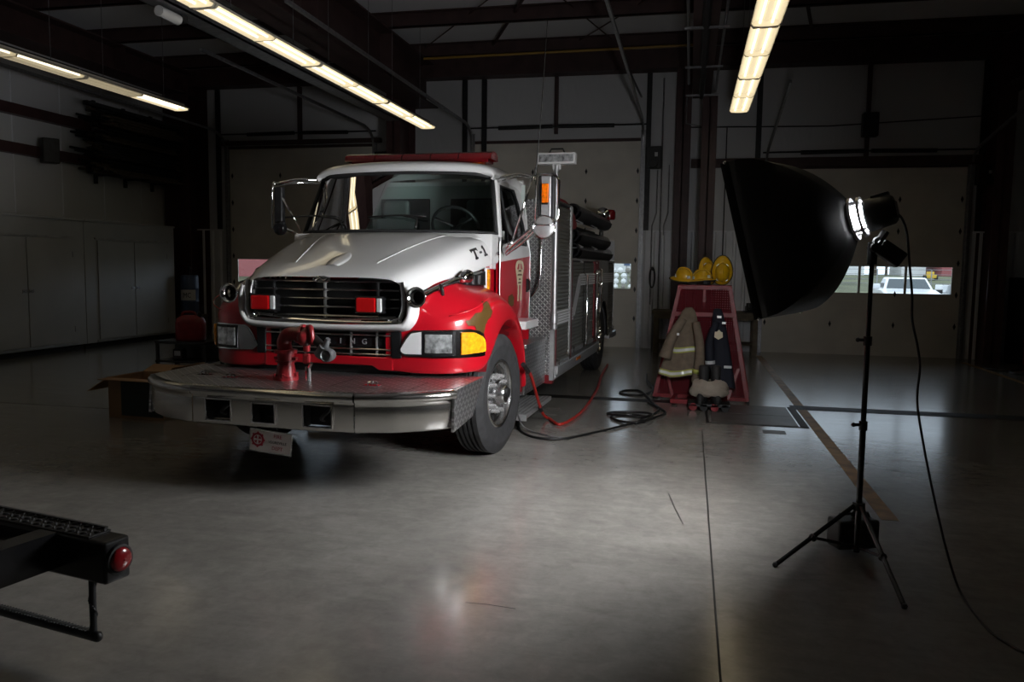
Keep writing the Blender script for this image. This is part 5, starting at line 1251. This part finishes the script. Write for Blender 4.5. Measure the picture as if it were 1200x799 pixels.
# ------------------------------------------------------------------ gear rack with helmets and clothing
RK = thing('gear_rack', 'red steel frame rack with perforated panels, helmets on top and coats in front', 'rack', (.19, 10.32, 0), math.radians(-4))
def leg2(b, p, q, w=.045): b.bar(p, q, w, w)
for sx in (-1, 1):
    for y0, y1 in ((-.22,-.08),(.42,.12)):
        b = MB(); leg2(b, (sx*.56,y0,.03),(sx*.30,y1,1.42)); b.build('leg', M['red_dull'], RK)
    b = MB(); leg2(b, (sx*.56,-.22,.05),(sx*.56,.42,.05)); b.build('base_rail', M['red_dull'], RK)
    b = MB(); leg2(b, (sx*.30,-.32,.05),(sx*.30,-.62,.05),.05); leg2(b, (sx*.30,-.10,.05),(sx*.30,-.32,.05),.05); leg2(b, (sx*.33,-.27,.05),(sx*.44,-.185,.42),.035); b.build('front_foot', M['red_dull'], RK)
    b = MB(); b.lathe([(.01,-.015),(.04,-.015),(.04,.015),(.01,.015)], (sx*.57,-.20,.041), 'x', 14, cap=True); b.build('caster', M['black'], RK)
b = MB(); leg2(b, (-.56,-.22,.05),(.56,-.22,.05)); b.build('base_rail', M['red_dull'], RK)
b = MB(); leg2(b, (-.33,-.62,.05),(.33,-.62,.05),.05); b.build('base_rail', M['red_dull'], RK)
b = MB(); leg2(b, (-.32,-.085,1.40),(.32,-.085,1.40)); leg2(b, (-.32,.125,1.40),(.32,.125,1.40)); b.build('top_rail', M['red_dull'], RK)
b = MB(); leg2(b, (-.38,-.125,1.07),(.38,-.125,1.07),.05); b.build('mid_rail', M['red_dull'], RK)
b = MB(); leg2(b, (0,-.09,1.07),(0,-.08,1.40),.03); b.build('divider', M['red_dull'], RK)
b = MB(); b.add([(-.54,-.205,.07),(.54,-.205,.07),(.31,-.085,1.39),(-.31,-.085,1.39)], [(0,1,2,3)]); b.build('perforated_panel', M['perf'], RK)
b = MB(); b.box((-.32,-.11,1.42),(.32,.15,1.432)); b.build('top_shelf', M['red_dull'], RK, bevel=.004)
for x in (-.15,.12):
    b = MB(); b.tube([(x,-.13,1.08),(x,-.165,1.09),(x,-.17,1.12)], .008, 6); b.build('hook', M['dark_metal'], RK)
RKM = Matrix.Translation((.19,10.32,0)) @ Matrix.Rotation(math.radians(-4),4,'Z')
def helmet(label, loc, rot, long_brim=True):
    t = thing('fire_helmet', label, 'helmet', RKM @ Vector(loc), 0, 'helmets on the gear rack'); t.rotation_euler = rot
    b = MB(); rows = []
    for k in range(8):
        a = PI/2*k/7; rows.append([(.105*math.cos(a)*math.cos(p*PI/12), .135*math.cos(a)*math.sin(p*PI/12), .03+.135*math.sin(a)) for p in range(24)])
    b.skin(rows, wrap=True); b.add(rows[-1], [tuple(range(24))]); b.build('shell', M['yellow'], t, smooth=True)
    b = MB(); rows = []
    for r_, z in ((1.0,.035),(1.25,.018),(1.42,.0),(1.42,-.006),(1.2,.01),(1.0,.022)):
        rows.append([(.105*r_*math.cos(p*PI/12), (.135*r_ + (.05*(r_-1)/.42 if long_brim and math.sin(p*PI/12) > 0 else 0)*max(0,math.sin(p*PI/12)))*math.sin(p*PI/12), z) for p in range(24)])
    b.skin(rows, wrap=True); b.build('brim', M['yellow'], t, smooth=True)
    b = MB(); b.tube([(0,-.137,.05),(0,-.11,.125),(0,-.05,.168),(0,.05,.168),(0,.11,.125),(0,.137,.05)], .010, 6, 4); b.build('ridge', M['yellow'], t, smooth=True)
    b = MB(); b.tube([(.105*1.42*math.cos(p*PI/12), (.135*1.42+(.05 if long_brim else 0)*max(0,math.sin(p*PI/12)))*math.sin(p*PI/12), -.002) for p in range(25)], .008, 6); b.build('brim_edge', M['black_rubber'], t, smooth=True)
    for a in (.9, 2.24, PI+.9, PI+2.24):
        b = MB(); b.T = Matrix.Translation((.108*math.cos(a),.138*math.sin(a),.06)) @ Matrix.Rotation(a,4,'Z'); b.box((-.004,-.022,-.02),(.006,.022,.02)); b.build('reflective_patch', M['silver'], t)
    b = MB(); b.T = None; b.skin([[(.09*math.cos(p*PI/12+PI),.12*math.sin(p*PI/12+PI)-.0,z) for p in range(1,12)] for z in (.0,-.05)]); b.build('ear_flap', M['black_rubber'], t, smooth=True)
    return t
for lab, loc, rot in (('yellow fire helmet standing on its brim end, rightmost on the rack top', (.20,.0,1.583), (math.radians(97),0,0)),
    ('yellow fire helmet lying in front, left of the upright one', (-.035,-.05,1.462), (math.radians(-6),math.radians(3),math.radians(80))),
    ('yellow fire helmet at the left end of the rack top, mostly hidden', (-.262,.09,1.487), (math.radians(6),math.radians(-14),math.radians(60))),
    ('yellow fire helmet leaning behind the other helmets', (.01,.215,1.575), (math.radians(75),0,math.radians(30)))):
    h_ = helmet(lab, (loc[0],loc[1],loc[2]+.012), rot); h_.scale = (.86,.86,.86)
# hanging clothes: draped shells with folds
def garment(name, label, cat, cx, ztop, zbot, wtop, wbot, dpt, m, yb, skew=0, seed=1, nf=5):
    t = thing(name, label, cat, RKM @ Vector((cx,yb,zbot)), math.radians(-4)); rg = random.Random(seed); ph = rg.uniform(0,6)
    H = ztop-zbot
    def P(a, v, off=0):        # a angle, v 0 top..1 bottom
        w = (wtop+(wbot-wtop)*v**.62)/2+off; d = (.045+dpt*v**.6)/2+off
        f = 1+.10*v*math.sin(nf*a+ph+v*1.5)+.05*v*math.sin((nf*2+1)*a+ph*2+v*3)
        return (skew*v+w*math.cos(a)*f, d*math.sin(a)*f+.15*(1-v)**1.2, H*(1-v)-.02*math.sin(a*3+ph)*v)
    b = MB(); rows = [[P(2*PI*j/48, i/16) for j in range(48)] for i in range(17)]
    b.skin(rows, wrap=True, cap=True); b.build('body', m, t, smooth=True, auto=70)
    def bandp(v0, v1, off, m2, nm, a0=PI*.95, a1=PI*2.05):
        q = MB(); q.skin([[P(a0+(a1-a0)*j/40, v, off) for j in range(41)] for v in (v0, (v0+v1)/2, v1)]); q.build(nm, m2, t, smooth=True)
    return t, P, bandp
t, P, bandp = garment('turnout_coat', 'tan turnout coat with lime and silver bands hanging on the red rack', 'coat', -.17, 1.16, .33, .08, .52, .22, M['tan'], -.37, -.06, 4, 5)
for v0, v1 in ((.575,.655),(.905,.985)):
    bandp(v0, v1, .006, M['lime'], 'lime_band'); bandp(v0+.02, v1-.02, .009, M['silver'], 'silver_band')
b = MB(); b.tube([(-.05,-.07,.70),(-.15,-.10,.52),(-.22,-.11,.34),(-.25,-.12,.22)], lambda q: .05+.03*q, 14, 5); b.build('sleeve', M['tan'], t, smooth=True)
b = MB(); b.tube([(.10,-.09,.66),(.15,-.13,.45),(.165,-.14,.25),(.15,-.14,.08),(.14,-.13,-.06)], lambda q: .045+.025*q, 14, 5); sl = b.build('sleeve', M['tan'], t, smooth=True)
b = MB(); b.tube([(.155,-.141,.10),(.147,-.139,.05)], .073, 14); b.build('cuff_band', M['lime'], sl, smooth=True)
b = MB(); b.box((-.115,-.155,.50),(-.085,-.15,.53)); b.build('badge', M['silver'], t)
t, P, bandp = garment('coverall', 'navy coverall with small silver patches hanging right of the tan coat', 'coverall', .17, 1.15, .22, .08, .30, .16, M['navy'], -.36, .10, 9, 4)
b = MB(); b.tube([(.0,-.03,.78),(-.07,-.07,.55),(-.06,-.09,.32),(-.05,-.09,.20)], lambda q: .04+.02*q, 12, 5); sl = b.build('sleeve', M['navy'], t, smooth=True)
b = MB(); b.tube([(-.058,-.09,.315),(-.055,-.09,.275)], .058, 12); b.build('cuff_band', M['silver'], sl)
for c, s_ in (((.03,-.062,.84),(.05,.006,.03)),((.085,-.066,.77),(.045,.006,.03)),((.15,-.078,.245),(.09,.012,.03))):
    b = MB(); b.cbox(c, s_); b.build('silver_patch', M['silver'], t, bevel=.002)
b = MB(); b.prism([(-.02,.60),(.03,.57),(.08,.60),(.075,.66),(.055,.665),(.035,.69),(.01,.665),(-.015,.665)], 1, -.085, -.080); b.build('chest_crest', M['decal'], t)
# boots with trousers bunched round them
for i, (x, y) in enumerate(((.06,-.74),(.20,-.72))):
    t = thing('rubber_boot', ['black rubber boot under the beige trousers, nearer the tan coat','black rubber boot under the beige trousers, nearer the navy coverall'][i], 'boot', RKM @ Vector((x,y-.05,.088)), math.radians(-4)+(.2 if i else -.15), 'boots on the gear rack'); t.scale = (1,1,1.28)
    b = MB(); rows = []
    for z, yc, ry, rx in ((0,-.05,.145,.052),(.05,-.05,.145,.055),(.085,-.035,.125,.052),(.12,.0,.085,.050),(.18,.02,.065,.052),(.32,.02,.072,.06),(.33,.02,.06,.05)): rows.append([(rx*math.cos(a*PI/10),yc+ry*math.sin(a*PI/10),z) for a in range(20)])
    b.skin(rows, wrap=True, cap=True); b.build('boot', M['black_rubber'], t, smooth=True)
    b = MB(); b.prism([(.06*math.cos(a*PI/10),-.05+.152*math.sin(a*PI/10)) for a in range(20)], 2, -.0, .022); b.build('sole', M['black'], t)
b = MB(); rows = []
for k, (z, rx, ry) in enumerate(((.20,.14,.12),(.19,.20,.15),(.23,.23,.17),(.29,.225,.165),(.33,.20,.14),(.38,.19,.13),(.42,.15,.11),(.41,.11,.08))):
    rows.append([((rx+.020*math.sin(5*a*PI/20+k*2)+.012*math.sin(11*a*PI/20+k*3))*math.cos(a*PI/20), (ry+.010*math.sin(7*a*PI/20+k))*math.sin(a*PI/20), z+.020*math.sin(4*a*PI/20+k*1.7)+.012*math.sin(9*a*PI/20+k*2.3)) for a in range(40)])
b.skin(rows, wrap=True)
o = b.build('turnout_trousers', M['beige'], smooth=True, sub=1); o.scale = (1,1,.84); o.location = RKM @ Vector((.13,-.79,.0)); tag(o, 'beige turnout trousers bunched down over the boots at the rack', 'trousers')
b = MB(); b.box((-.24,-.14,.045),(.24,.14,.085)); 
o = b.build('boot_tray', M['dark_metal'], bevel=.01); o.location = RKM @ Vector((.13,-.80,0)); tag(o, 'low dark wheeled tray carrying the boots in front of the rack', 'tray')
for k in range(4):
    b = MB(); b.lathe([(.01,-.02),(.045,-.02),(.045,.02),(.01,.02)], (-.18+.12*k,-.12,.045), 'y', 14, cap=True); b.build('caster', M['black_rubber'] if k%2 else M['red_dull'], o)

# ------------------------------------------------------------------ bench with vise behind the rack
t = thing('workbench', 'old timber workbench against the ribbed wall behind the red rack', 'workbench', (.3, 16.2, 0))
b = MB(); b.box((-1.0,-.32,.76),(1.05,.32,.82)); b.build('bench_top', M['pine'], t, bevel=.006)
for x in (-.92,.95):
    for y in (-.28,.26):
        b = MB(); b.box((x-.045,y-.045,0),(x+.045,y+.045,.76)); b.build('leg', M['pine'], t, bevel=.004)
b = MB(); b.box((-.95,-.31,.66),(1.0,-.27,.76)); b.build('apron', M['pine'], t); b = MB(); b.box((-.9,-.25,.18),(.95,.25,.21)); b.build('shelf', M['wood_dark'], t)
t = thing('bench_vise', 'dark iron vise bolted at the right end of the workbench', 'vise', (1.12, 15.92, .82), .2)
b = MB(); b.box((-.10,-.08,0),(.10,.10,.03)); b.box((-.05,-.06,.03),(.06,.10,.12)); b.box((-.05,-.20,.06),(.05,-.13,.17)); b.box((-.06,-.05,.10),(.06,-.01,.18)); b.box((-.03,-.22,.06),(.03,.1,.10)); b.build('body', M['black'], t, bevel=.012)
b = MB(); b.cyl((0,-.30,.09),(0,-.12,.09),.014,n=10); b.cyl((-.10,-.29,.09),(.10,-.29,.09),.008,n=8); b.build('screw_handle', M['dark_metal'], t)
t = thing('hose_reel', 'dark hose loops hung on the wall left of the workbench', 'hose', (-.74, 16.50, 1.45))
b = MB()
for k in range(4): b.tube([(.05*math.cos(a*PI/10),-.03-.03*k,.20*math.sin(a*PI/10)) for a in range(21)], .016, 6)
b.build('loops', M['hose_black'], t, smooth=True); b = MB(); b.cyl((0,.08,.15),(0,-.16,.17),.015,n=8); b.build('bracket', M['dark_metal'], t)

# ------------------------------------------------------------------ left wall: cupboards, speaker, stacked stock
def cupboard(y0, y1, d0, d1, lab):
    t = thing('storage_cabinet', lab, 'cabinet', (-10.9, y0, 0)); w = y1-y0
    b = MB(); b.box((-.58,0,.10),(0,w,2.36)); b.build('body', M['cabinet'], t, bevel=.006)
    b = MB(); b.box((-.56,.02,0),(-.06,w-.02,.10)); b.build('plinth', M['dark'], t)
    b = MB(); b.box((-.59,-.0,2.36),(.03,w,2.40)); b.build('top_trim', M['cabinet'], t, bevel=.004)
    m = (d0+d1)/2
    for a, c, hs in ((d0, m, 1), (m, d1, 0)):
        b = MB(); b.box((0,a-y0+.012,.16),(.022,c-y0-.012,2.02)); dr = b.build('cabinet_door', M['cabinet'], t, bevel=.005)
        hy = (c-.07 if hs else a+.07)-y0
        q = MB(); q.box((.022,hy-.05,1.08),(.03,hy+.05,1.14)); q.cyl((.03,hy,1.11),(.06,hy,1.11),.016,n=8); q.box((.055,hy-.055,1.10),(.065,hy+.02,1.12)); q.build('handle', M['steel'], dr)
        for z in (.4,1.75):
            q = MB(); yy = (a+.008 if hs else c-.008)-y0; q.cyl((.018,yy,z-.05),(.018,yy,z+.05),.010,n=8); q.build('hinge', M['steel'], dr)
    b = MB(); b.box((.0,d0-y0-.05,2.04),(.016,d1-y0+.05,2.07)); b.build('top_strip', M['alu_dull'], t); b = MB(); b.box((.0,d0-y0-.05,.12),(.020,d1-y0+.05,.145)); b.build('bottom_strip', M['alu_dull'], t)
    return t
cupboard(9.9, 12.80, 10.42, 12.50, 'pale two-door wall cabinet at the left edge of the picture')
cupboard(12.81, 15.45, 13.12, 15.18, 'pale two-door wall cabinet ending beside the dark corner column')
def speaker(loc, rz, lab):
    t = thing('wall_speaker', lab, 'loudspeaker', loc, rz)
    b = MB(); b.box((-.14,-.10,-.22),(.14,.10,.22)); b.build('cabinet', M['black'], t, bevel=.02); b = MB(); b.box((-.12,-.108,-.19),(.12,-.10,.19)); b.build('grille', M['dark_metal'], t)
    b = MB(); b.bar((0,.10,0),(0,.16,0),.06,.1); b.build('bracket', M['dark_metal'], t)
speaker((-11.24,12.45,3.58), math.radians(60), 'black speaker box on the left wall beam below the lamp row')
speaker((3.2,16.39,4.36), 0, 'black speaker box on the back wall post above the right door')
# wall rack with pipes, rods and boards
t = thing('wall_rack', 'dark steel bracket rack on the left wall carrying lengths of stock', 'rack', (-11.5, 14.6, 0))
for y in (-.75,.1,.95):
    b = MB(); b.box((.005,y-.03,3.15),(.06,y+.03,4.75))
    for z in (3.32,3.62,3.92,4.22,4.5): b.box((.06,y-.02,z-.03),(.62,y+.02,z))
    b.build('bracket', M['dark_metal'], t)
r3 = random.Random(11)
protoP = None; protoB = None
for lv, z in enumerate((3.32,3.62,3.92,4.22,4.5)):
    for k in range(9 if lv < 4 else 5):
        isb = r3.random() < .5; r_ = r3.uniform(.018,.032)
        xk = .10+.058*k; ln = r3.uniform(1.9,2.4)
        if isb:
            if protoB is None:
                b = MB(); b.box((-.025,-1.1,0),(.025,1.1,.04)); protoB = b.build('board', M['wood_dark']); o = protoB
            else: o = copy_tree(protoB)
            o.location = (-11.5+xk, 14.7+r3.uniform(-.25,.25), z+.001); lab, cat = 'dark narrow board stacked on the wall rack under the lamp row', 'board'
        else:
            if protoP is None:
                b = MB(); b.lathe([(.018,-1.1),(.024,-1.1),(.024,1.1),(.018,1.1)], (0,0,.024), 'y', 10, cap=True); protoP = b.build('pipe', M['dark_metal'], auto=40); o = protoP
            else: o = copy_tree(protoP)
            o.location = (-11.5+xk, 14.7+r3.uniform(-.25,.25), z+.001); lab, cat = 'dark pipe lying on the wall rack under the lamp row', 'pipe'
        tag(o, lab, cat, 'stock on the wall rack')
        if lv < 4:
            for st in range(1, r3.choice((2,3,4,5))):
                o2 = copy_tree(o); o2.location.z += .05*st; o2.location.y += r3.uniform(-.35,.25); tag(o2, lab, cat, 'stock on the wall rack')
b = MB(); b.box((-.05,0,0),(.05,3.3,.07)); o = b.build('long_plank', M['dark_metal']); o.location = (-10.93,13.0,4.50); o['label'] = 'long dark bar lying outermost on the wall rack, sticking out to the left'; o['category'] = 'bar'
# ------------------------------------------------------------------ corner clutter left of the truck
t = thing('blue_drum', 'blue drum with a white label standing by the cabinet end', 'drum', (-10.70, 15.68, .50)); t.scale = (.70,.70,.95)
b = MB(); b.lathe([(.004,0),(.26,0),(.275,.03),(.27,.28),(.285,.30),(.27,.32),(.27,.58),(.285,.60),(.27,.62),(.272,.87),(.25,.90),(.004,.90)], (0,0,0), 'z', 28); b.build('drum', M['blue_drum'], t, auto=40)
b = MB(); b.skin([[(.276*math.cos(a),.276*math.sin(a),z) for a in [(-2.2+.1*i) for i in range(20)]] for z in (.33,.57)]); lb_ = b.build('label', M['label_white'], t, smooth=True)
b = MB(); b.text('MC', .16, Matrix.Translation((.10,-.285,.44)) @ Matrix.Rotation(.35,4,'Z') @ Matrix.Rotation(PI/2,4,'X'), .002); b.build('lettering', M['ink'], lb_)
b = MB(); b.cyl((0,0,.90),(0,0,1.05),.03,n=10); b.ball((0,0,1.05),.06,10); b.cyl((0,0,1.05),(.12,-.08,1.03),.02,n=8); b.build('drum_pump', M['black'], t, auto=40)
t = thing('drum_stand', 'low dark timber stand under the blue drum', 'stand', (-10.62, 15.68, 0)); t.scale = (.6,.6,1)
b = MB(); b.box((-.36,-.36,.44),(.36,.36,.50)); b.build('deck', M['wood_dark'], t, bevel=.005)
for x in (-.3,.3):
    for y in (-.3,.3):
        b = MB(); b.box((x-.04,y-.04,0),(x+.04,y+.04,.44)); b.build('leg', M['wood_dark'], t)
t = thing('tool_cart', 'black open cart with a shelf below the red fuel can', 'cart', (-7.35, 10.75, 0))
b = MB(); b.box((-.42,-.26,.42),(.42,.26,.46)); b.build('top_tray', M['black_gloss'], t, bevel=.006); b = MB(); b.box((-.42,-.26,.14),(.42,.26,.17)); b.build('lower_tray', M['black_gloss'], t, bevel=.006)
for x in (-.39,.39):
    for y in (-.23,.23):
        b = MB(); b.box((x-.02,y-.02,.05),(x+.02,y+.02,.42)); b.build('leg', M['black'], t); b = MB(); b.lathe([(.01,-.015),(.045,-.015),(.045,.015),(.01,.015)], (x,y,.045), 'x', 12, cap=True); b.build('caster', M['black_rubber'], t)
b = MB(); b.box((-.38,.20,.17),(.38,.23,.42)); b.build('back_panel', M['black'], t)
t = thing('battery_charger', 'small grey box on the lower shelf of the black cart', 'charger', (-7.48, 10.68, .172))
b = MB(); b.box((-.08,-.06,0),(.08,.06,.16)); b.build('case', M['dark_metal'], t, bevel=.012); b = MB(); b.box((-.05,-.064,.06),(.05,-.06,.13)); b.build('panel', M['alu_dull'], t)
t = thing('fuel_can', 'red plastic fuel can standing on the black cart', 'fuel can', (-7.30, 10.70, .462), .2)
b = MB(); rows = []
for z, s_ in ((0,.92),(.02,1),(.26,1),(.33,.90),(.37,.6),(.38,.5)): rows.append([(.21*s_*math.copysign(abs(math.cos(a*PI/16))**.55,math.cos(a*PI/16)),.13*s_*math.copysign(abs(math.sin(a*PI/16))**.55,math.sin(a*PI/16)),z) for a in range(32)])
b.skin(rows, wrap=True, cap=True); b.build('body', M['red_dull'], t, smooth=True, auto=60)
b = MB(); b.tube([(-.13,0,.345),(-.10,0,.42),(.05,0,.42),(.08,0,.37)], .022, 8, 3); b.build('handle', M['red_dull'], t, smooth=True)
b = MB(); b.cyl((.12,0,.34),(.15,0,.42),.035,.03,n=12); b.cyl((.15,0,.42),(.20,0,.50),.015,n=8); b.build('spout', M['black'], t, auto=40)
t = thing('portable_pump', 'dark red portable pump with tube frame behind the truck bumper', 'pump', (-6.55, 11.4, 0))
b = MB(); b.box((-.30,-.25,.18),(.30,.25,.72)); b.build('engine_cover', M['red_dull'], t, bevel=.06, seg=3)
b = MB(); b.cyl((-.1,-.25,.45),(-.1,-.36,.45),.14,n=20); b.cyl((.15,-.25,.35),(.15,-.40,.35),.06,n=14); b.build('pump_head', M['dark_metal'], t, auto=40)
b = MB()
for x in (-.36,.36): b.tube([(x,-.32,0),(x,-.32,.85),(x,.32,.85),(x,.32,0)], .02, 8)
b.tube([(-.36,-.32,.85),(.36,-.32,.85)], .02, 8); b.tube([(-.36,.32,.85),(.36,.32,.85)], .02, 8); b.tube([(-.36,-.32,.12),(.36,-.32,.12)], .02, 8); b.tube([(-.36,.32,.12),(.36,.32,.12)], .02, 8); b.build('tube_frame', M['red_dull'], t)
b = MB(); b.tube([(-.25,-.30,.7),(-.32,-.35,.95),(-.15,-.34,1.05),(.0,-.32,.92),(.05,-.30,.75)], .022, 8, 5); b.build('suction_loop', M['beige'], t, smooth=True)
# cardboard box with open flaps
t = thing('cardboard_box', 'open brown cardboard box with a dark printed side on the floor beside the bumper', 'box', (-5.55, 7.45, 0), math.radians(-3))
b = MB(); W_, D_, Hh = .34, .26, .42
b.box((-W_,-D_,0),(W_,D_,.008)); b.box((-W_,-D_,0),(W_,-D_+.008,Hh)); b.box((-W_,D_-.008,0),(W_,D_,Hh)); b.box((-W_,-D_,0),(-W_+.008,D_,Hh)); b.box((W_-.008,-D_,0),(W_,D_,Hh)); b.build('carton', M['cardboard'], t)
b = MB(); b.box((-W_+.16,-D_-.003,.03),(W_-.01,-D_,Hh-.02)); b.build('printed_panel', M['box_print'], t)
def flap(p0, p1, out, dz):
    q = MB(); p0 = Vector(p0); p1 = Vector(p1); o_ = Vector(out); n = (p1-p0).cross(o_).normalized()*.005
    q.add([p0,p1,p1+o_,p0+o_,p0+n,p1+n,p1+o_+n,p0+o_+n], [(0,1,2,3),(7,6,5,4),(0,4,5,1),(1,5,6,2),(2,6,7,3),(3,7,4,0)]); q.build('flap', M['cardboard'], t)
flap((-W_,-D_,Hh),(-W_,D_,Hh),(-.17,-.10,-.14),0); flap((W_,-D_,Hh),(W_,D_,Hh),(.12,0,.14),0); flap((-W_,-D_,Hh),(W_,-D_,Hh),(.05,-.20,.01),0); flap((-W_,D_,Hh),(W_,D_,Hh),(0,.18,.06),0)
# ------------------------------------------------------------------ right edge: dark cabinet and red tool chest
t = thing('dark_locker', 'black cluttered shelf unit at the right edge of the back wall', 'shelf unit', (6.35, 16.1, 0))
b = MB(); b.box((-.6,-.30,0),(-.56,.35,1.55)); b.box((.56,-.30,0),(.6,.35,1.55)); b.box((-.6,.32,0),(.6,.35,1.55)); b.build('frame', M['black'], t)
for z in (.5,1.0,1.52):
    b = MB(); b.box((-.6,-.30,z),(.6,.35,z+.03)); b.build('shelf', M['black'], t)
b = MB(); b.box((-.56,-.28,.0),(.56,.32,.48)); b.build('drawer_block', M['black'], t)
t = thing('coiled_hose', 'dark coiled hose lying on top of the black shelf unit', 'hose', (6.2, 16.05, 1.552))
b = MB()
for k in range(4): b.tube([((.24-.01*k)*math.cos(a*PI/12),(.2-.01*k)*math.sin(a*PI/12),.022+.04*k) for a in range(25)], .022, 6)
b.build('coil', M['hose_black'], t, smooth=True)
t = thing('tool_chest', 'low dark red chest on the floor in front of the black shelf unit', 'chest', (6.3, 15.35, 0))
b = MB(); b.box((-.55,-.25,.03),(.55,.25,.42)); b.build('body', M['red_dull'], t, bevel=.01); b = MB(); b.box((-.56,-.26,.42),(.56,.26,.47)); b.build('lid', M['red_dull'], t, bevel=.01); b = MB(); b.box((-.06,-.265,.34),(.06,-.25,.42)); b.build('latch', M['steel'], t)
b = MB(); b.tube([(4.95,15.0,.012),(5.2,14.6,.012),(5.6,14.4,.012),(5.9,14.6,.012),(5.7,14.9,.03),(5.3,14.8,.012),(5.2,14.3,.012),(5.8,13.9,.012)], .014, 8, 6)
tag(b.build('electric_cable', M['hose_black'], smooth=True), 'black cable lying loose on the floor before the red chest', 'cable')

# ------------------------------------------------------------------ foreground: end of a black step bumper
FB = thing('step_bumper', 'black step bumper with a round red lamp on its end in the near left corner', 'bumper', (-2.17, 2.60, 0), math.radians(-11))
# local: -x along the beam to the left, +y away
b = MB(); b.box((-1.5,0,.37),(0,.118,.54)); b.build('beam', M['black_gloss'], FB, bevel=.012, seg=3)
b = MB(); b.box((-1.5,.012,.541),(-.10,.115,.546)); rr_ = random.Random(5)
for i in range(40):
    for j in range(3):
        x = -.115-.034*i; y = .03+.034*j
        a = .8 if (i+j) % 2 else -.8; q = Matrix.Translation((x,y,.548)) @ Matrix.Rotation(a,4,'Z'); b.T = q; b.ball((0,0,0),.014,8,(1,.42,.5)); b.T = None
b.box((-1.5,.105,.546),(-.12,.118,.556)); b.build('tread_top', M['black_rubber'], FB)
b = MB(); b.lathe([(.056,.0),(.060,.004),(.058,.012),(.050,.014),(.046,.010)], (0,.062,.458), 'x', 32); lr = b.build('lamp_rim', M['black_rubber'], FB, auto=40)
b = MB(); b.lathe([(.049,.006),(.047,.018),(.040,.026),(.02,.030),(.003,.031)], (0,.062,.458), 'x', 32); b.build('lamp_lens', M['red_lens_dim'], lr, smooth=True)
b = MB()
for x, x1 in ((-.155,-.055),): pass
b.cyl((-.125,.04,.37),(-.125,.04,.13),.0135,n=10)
for k in range(14):
    a = k*.8; b.cyl((-.125+.012*math.cos(a),.04+.012*math.sin(a),.36-.016*k),(-.125+.012*math.cos(a+.8),.04+.012*math.sin(a+.8),.36-.016*(k+1)),.006,n=6)
b.build('step_post', M['dark_metal'], FB, auto=40)
b = MB(); b.cyl((-1.3,.04,.128),(-.10,.04,.128),.021,n=14); b.ball((-.105,.04,.128),.021,12)
for k in range(60): b.cyl((-.16-.018*k,.025,.146),(-.155-.018*k,.055,.146),.0035,n=5)
b.build('step_bar', M['black'], FB, auto=40)
b = MB(); b.box((-.30,-.9,.46),(-.265,.0,.535)); b.box((-.36,-.9,.535),(-.265,.0,.545)); b.box((-.30,-.9,.40),(-.265,.0,.46)); b.build('frame_rail', M['black_gloss'], FB)
b = MB(); b.box((-.95,-.9,.46),(-.30,-.02,.475)); b.build('deck_plate', M['dark_metal'], FB)
for yy in (-.2,-.45,-.7):
    b = MB(); b.box((-.95,yy-.02,.475),(-.30,yy+.02,.49)); b.build('deck_slat', M['dark_metal'], FB)
b = MB(); b.box((-.34,-1.6,0),(-.26,-.85,.46)); b.box((-1.2,-1.6,0),(-1.1,-.85,.46)); b.box((-1.2,-1.6,.40),(-.26,-.88,.46)); b.build('chassis_leg', M['black'], FB)
# ------------------------------------------------------------------ world, camera
w = bpy.data.worlds.new('World'); SC.world = w; w.use_nodes = True
bg = w.node_tree.nodes['Background']
sky = w.node_tree.nodes.new('ShaderNodeTexSky'); sky.sky_type = 'HOSEK_WILKIE'; sky.turbidity = 8; sky.ground_albedo = .3
sky.sun_direction = (-.3,-.6,.74)
mixn = w.node_tree.nodes.new('ShaderNodeMix'); mixn.data_type = 'RGBA'; mixn.inputs['Factor'].default_value = .15
mixn.inputs[6].default_value = (.80,.90,1.0,1); w.node_tree.links.new(sky.outputs[0], mixn.inputs[7])
w.node_tree.links.new(mixn.outputs[2], bg.inputs['Color']); bg.inputs['Strength'].default_value = 2.5

cam = bpy.data.cameras.new('camera'); co = bpy.data.objects.new('camera', cam); COL.objects.link(co)
cam.sensor_width = 36; cam.lens = 940/1200*36; cam.clip_end = 300
y, p, r = [math.radians(a) for a in (12.4, 5.25, .75)]
fwd = Vector((-math.sin(y)*math.cos(p), math.cos(y)*math.cos(p), -math.sin(p)))
right = Vector((math.cos(y), math.sin(y), 0)); up = right.cross(fwd)
Rr = right*math.cos(r)+up*math.sin(r); Uu = up*math.cos(r)-right*math.sin(r)
mw = Matrix((( Rr.x, Uu.x, -fwd.x, 0),(Rr.y, Uu.y, -fwd.y, 0),(Rr.z, Uu.z, -fwd.z, 1.62),(0,0,0,1)))
co.matrix_world = mw
SC.camera = co
SC.view_settings.view_transform = 'Standard'; SC.view_settings.look = 'None'; SC.view_settings.gamma = 1; SC.view_settings.exposure = 0; SC.view_settings.use_curve_mapping = False
SC.cycles.use_denoising = True
SC.cycles.max_bounces = 8; SC.cycles.diffuse_bounces = 4; SC.cycles.glossy_bounces = 4; SC.cycles.transparent_max_bounces = 12
SC.cycles.sample_clamp_indirect = 4
SC.cycles.caustics_reflective = False; SC.cycles.caustics_refractive = False
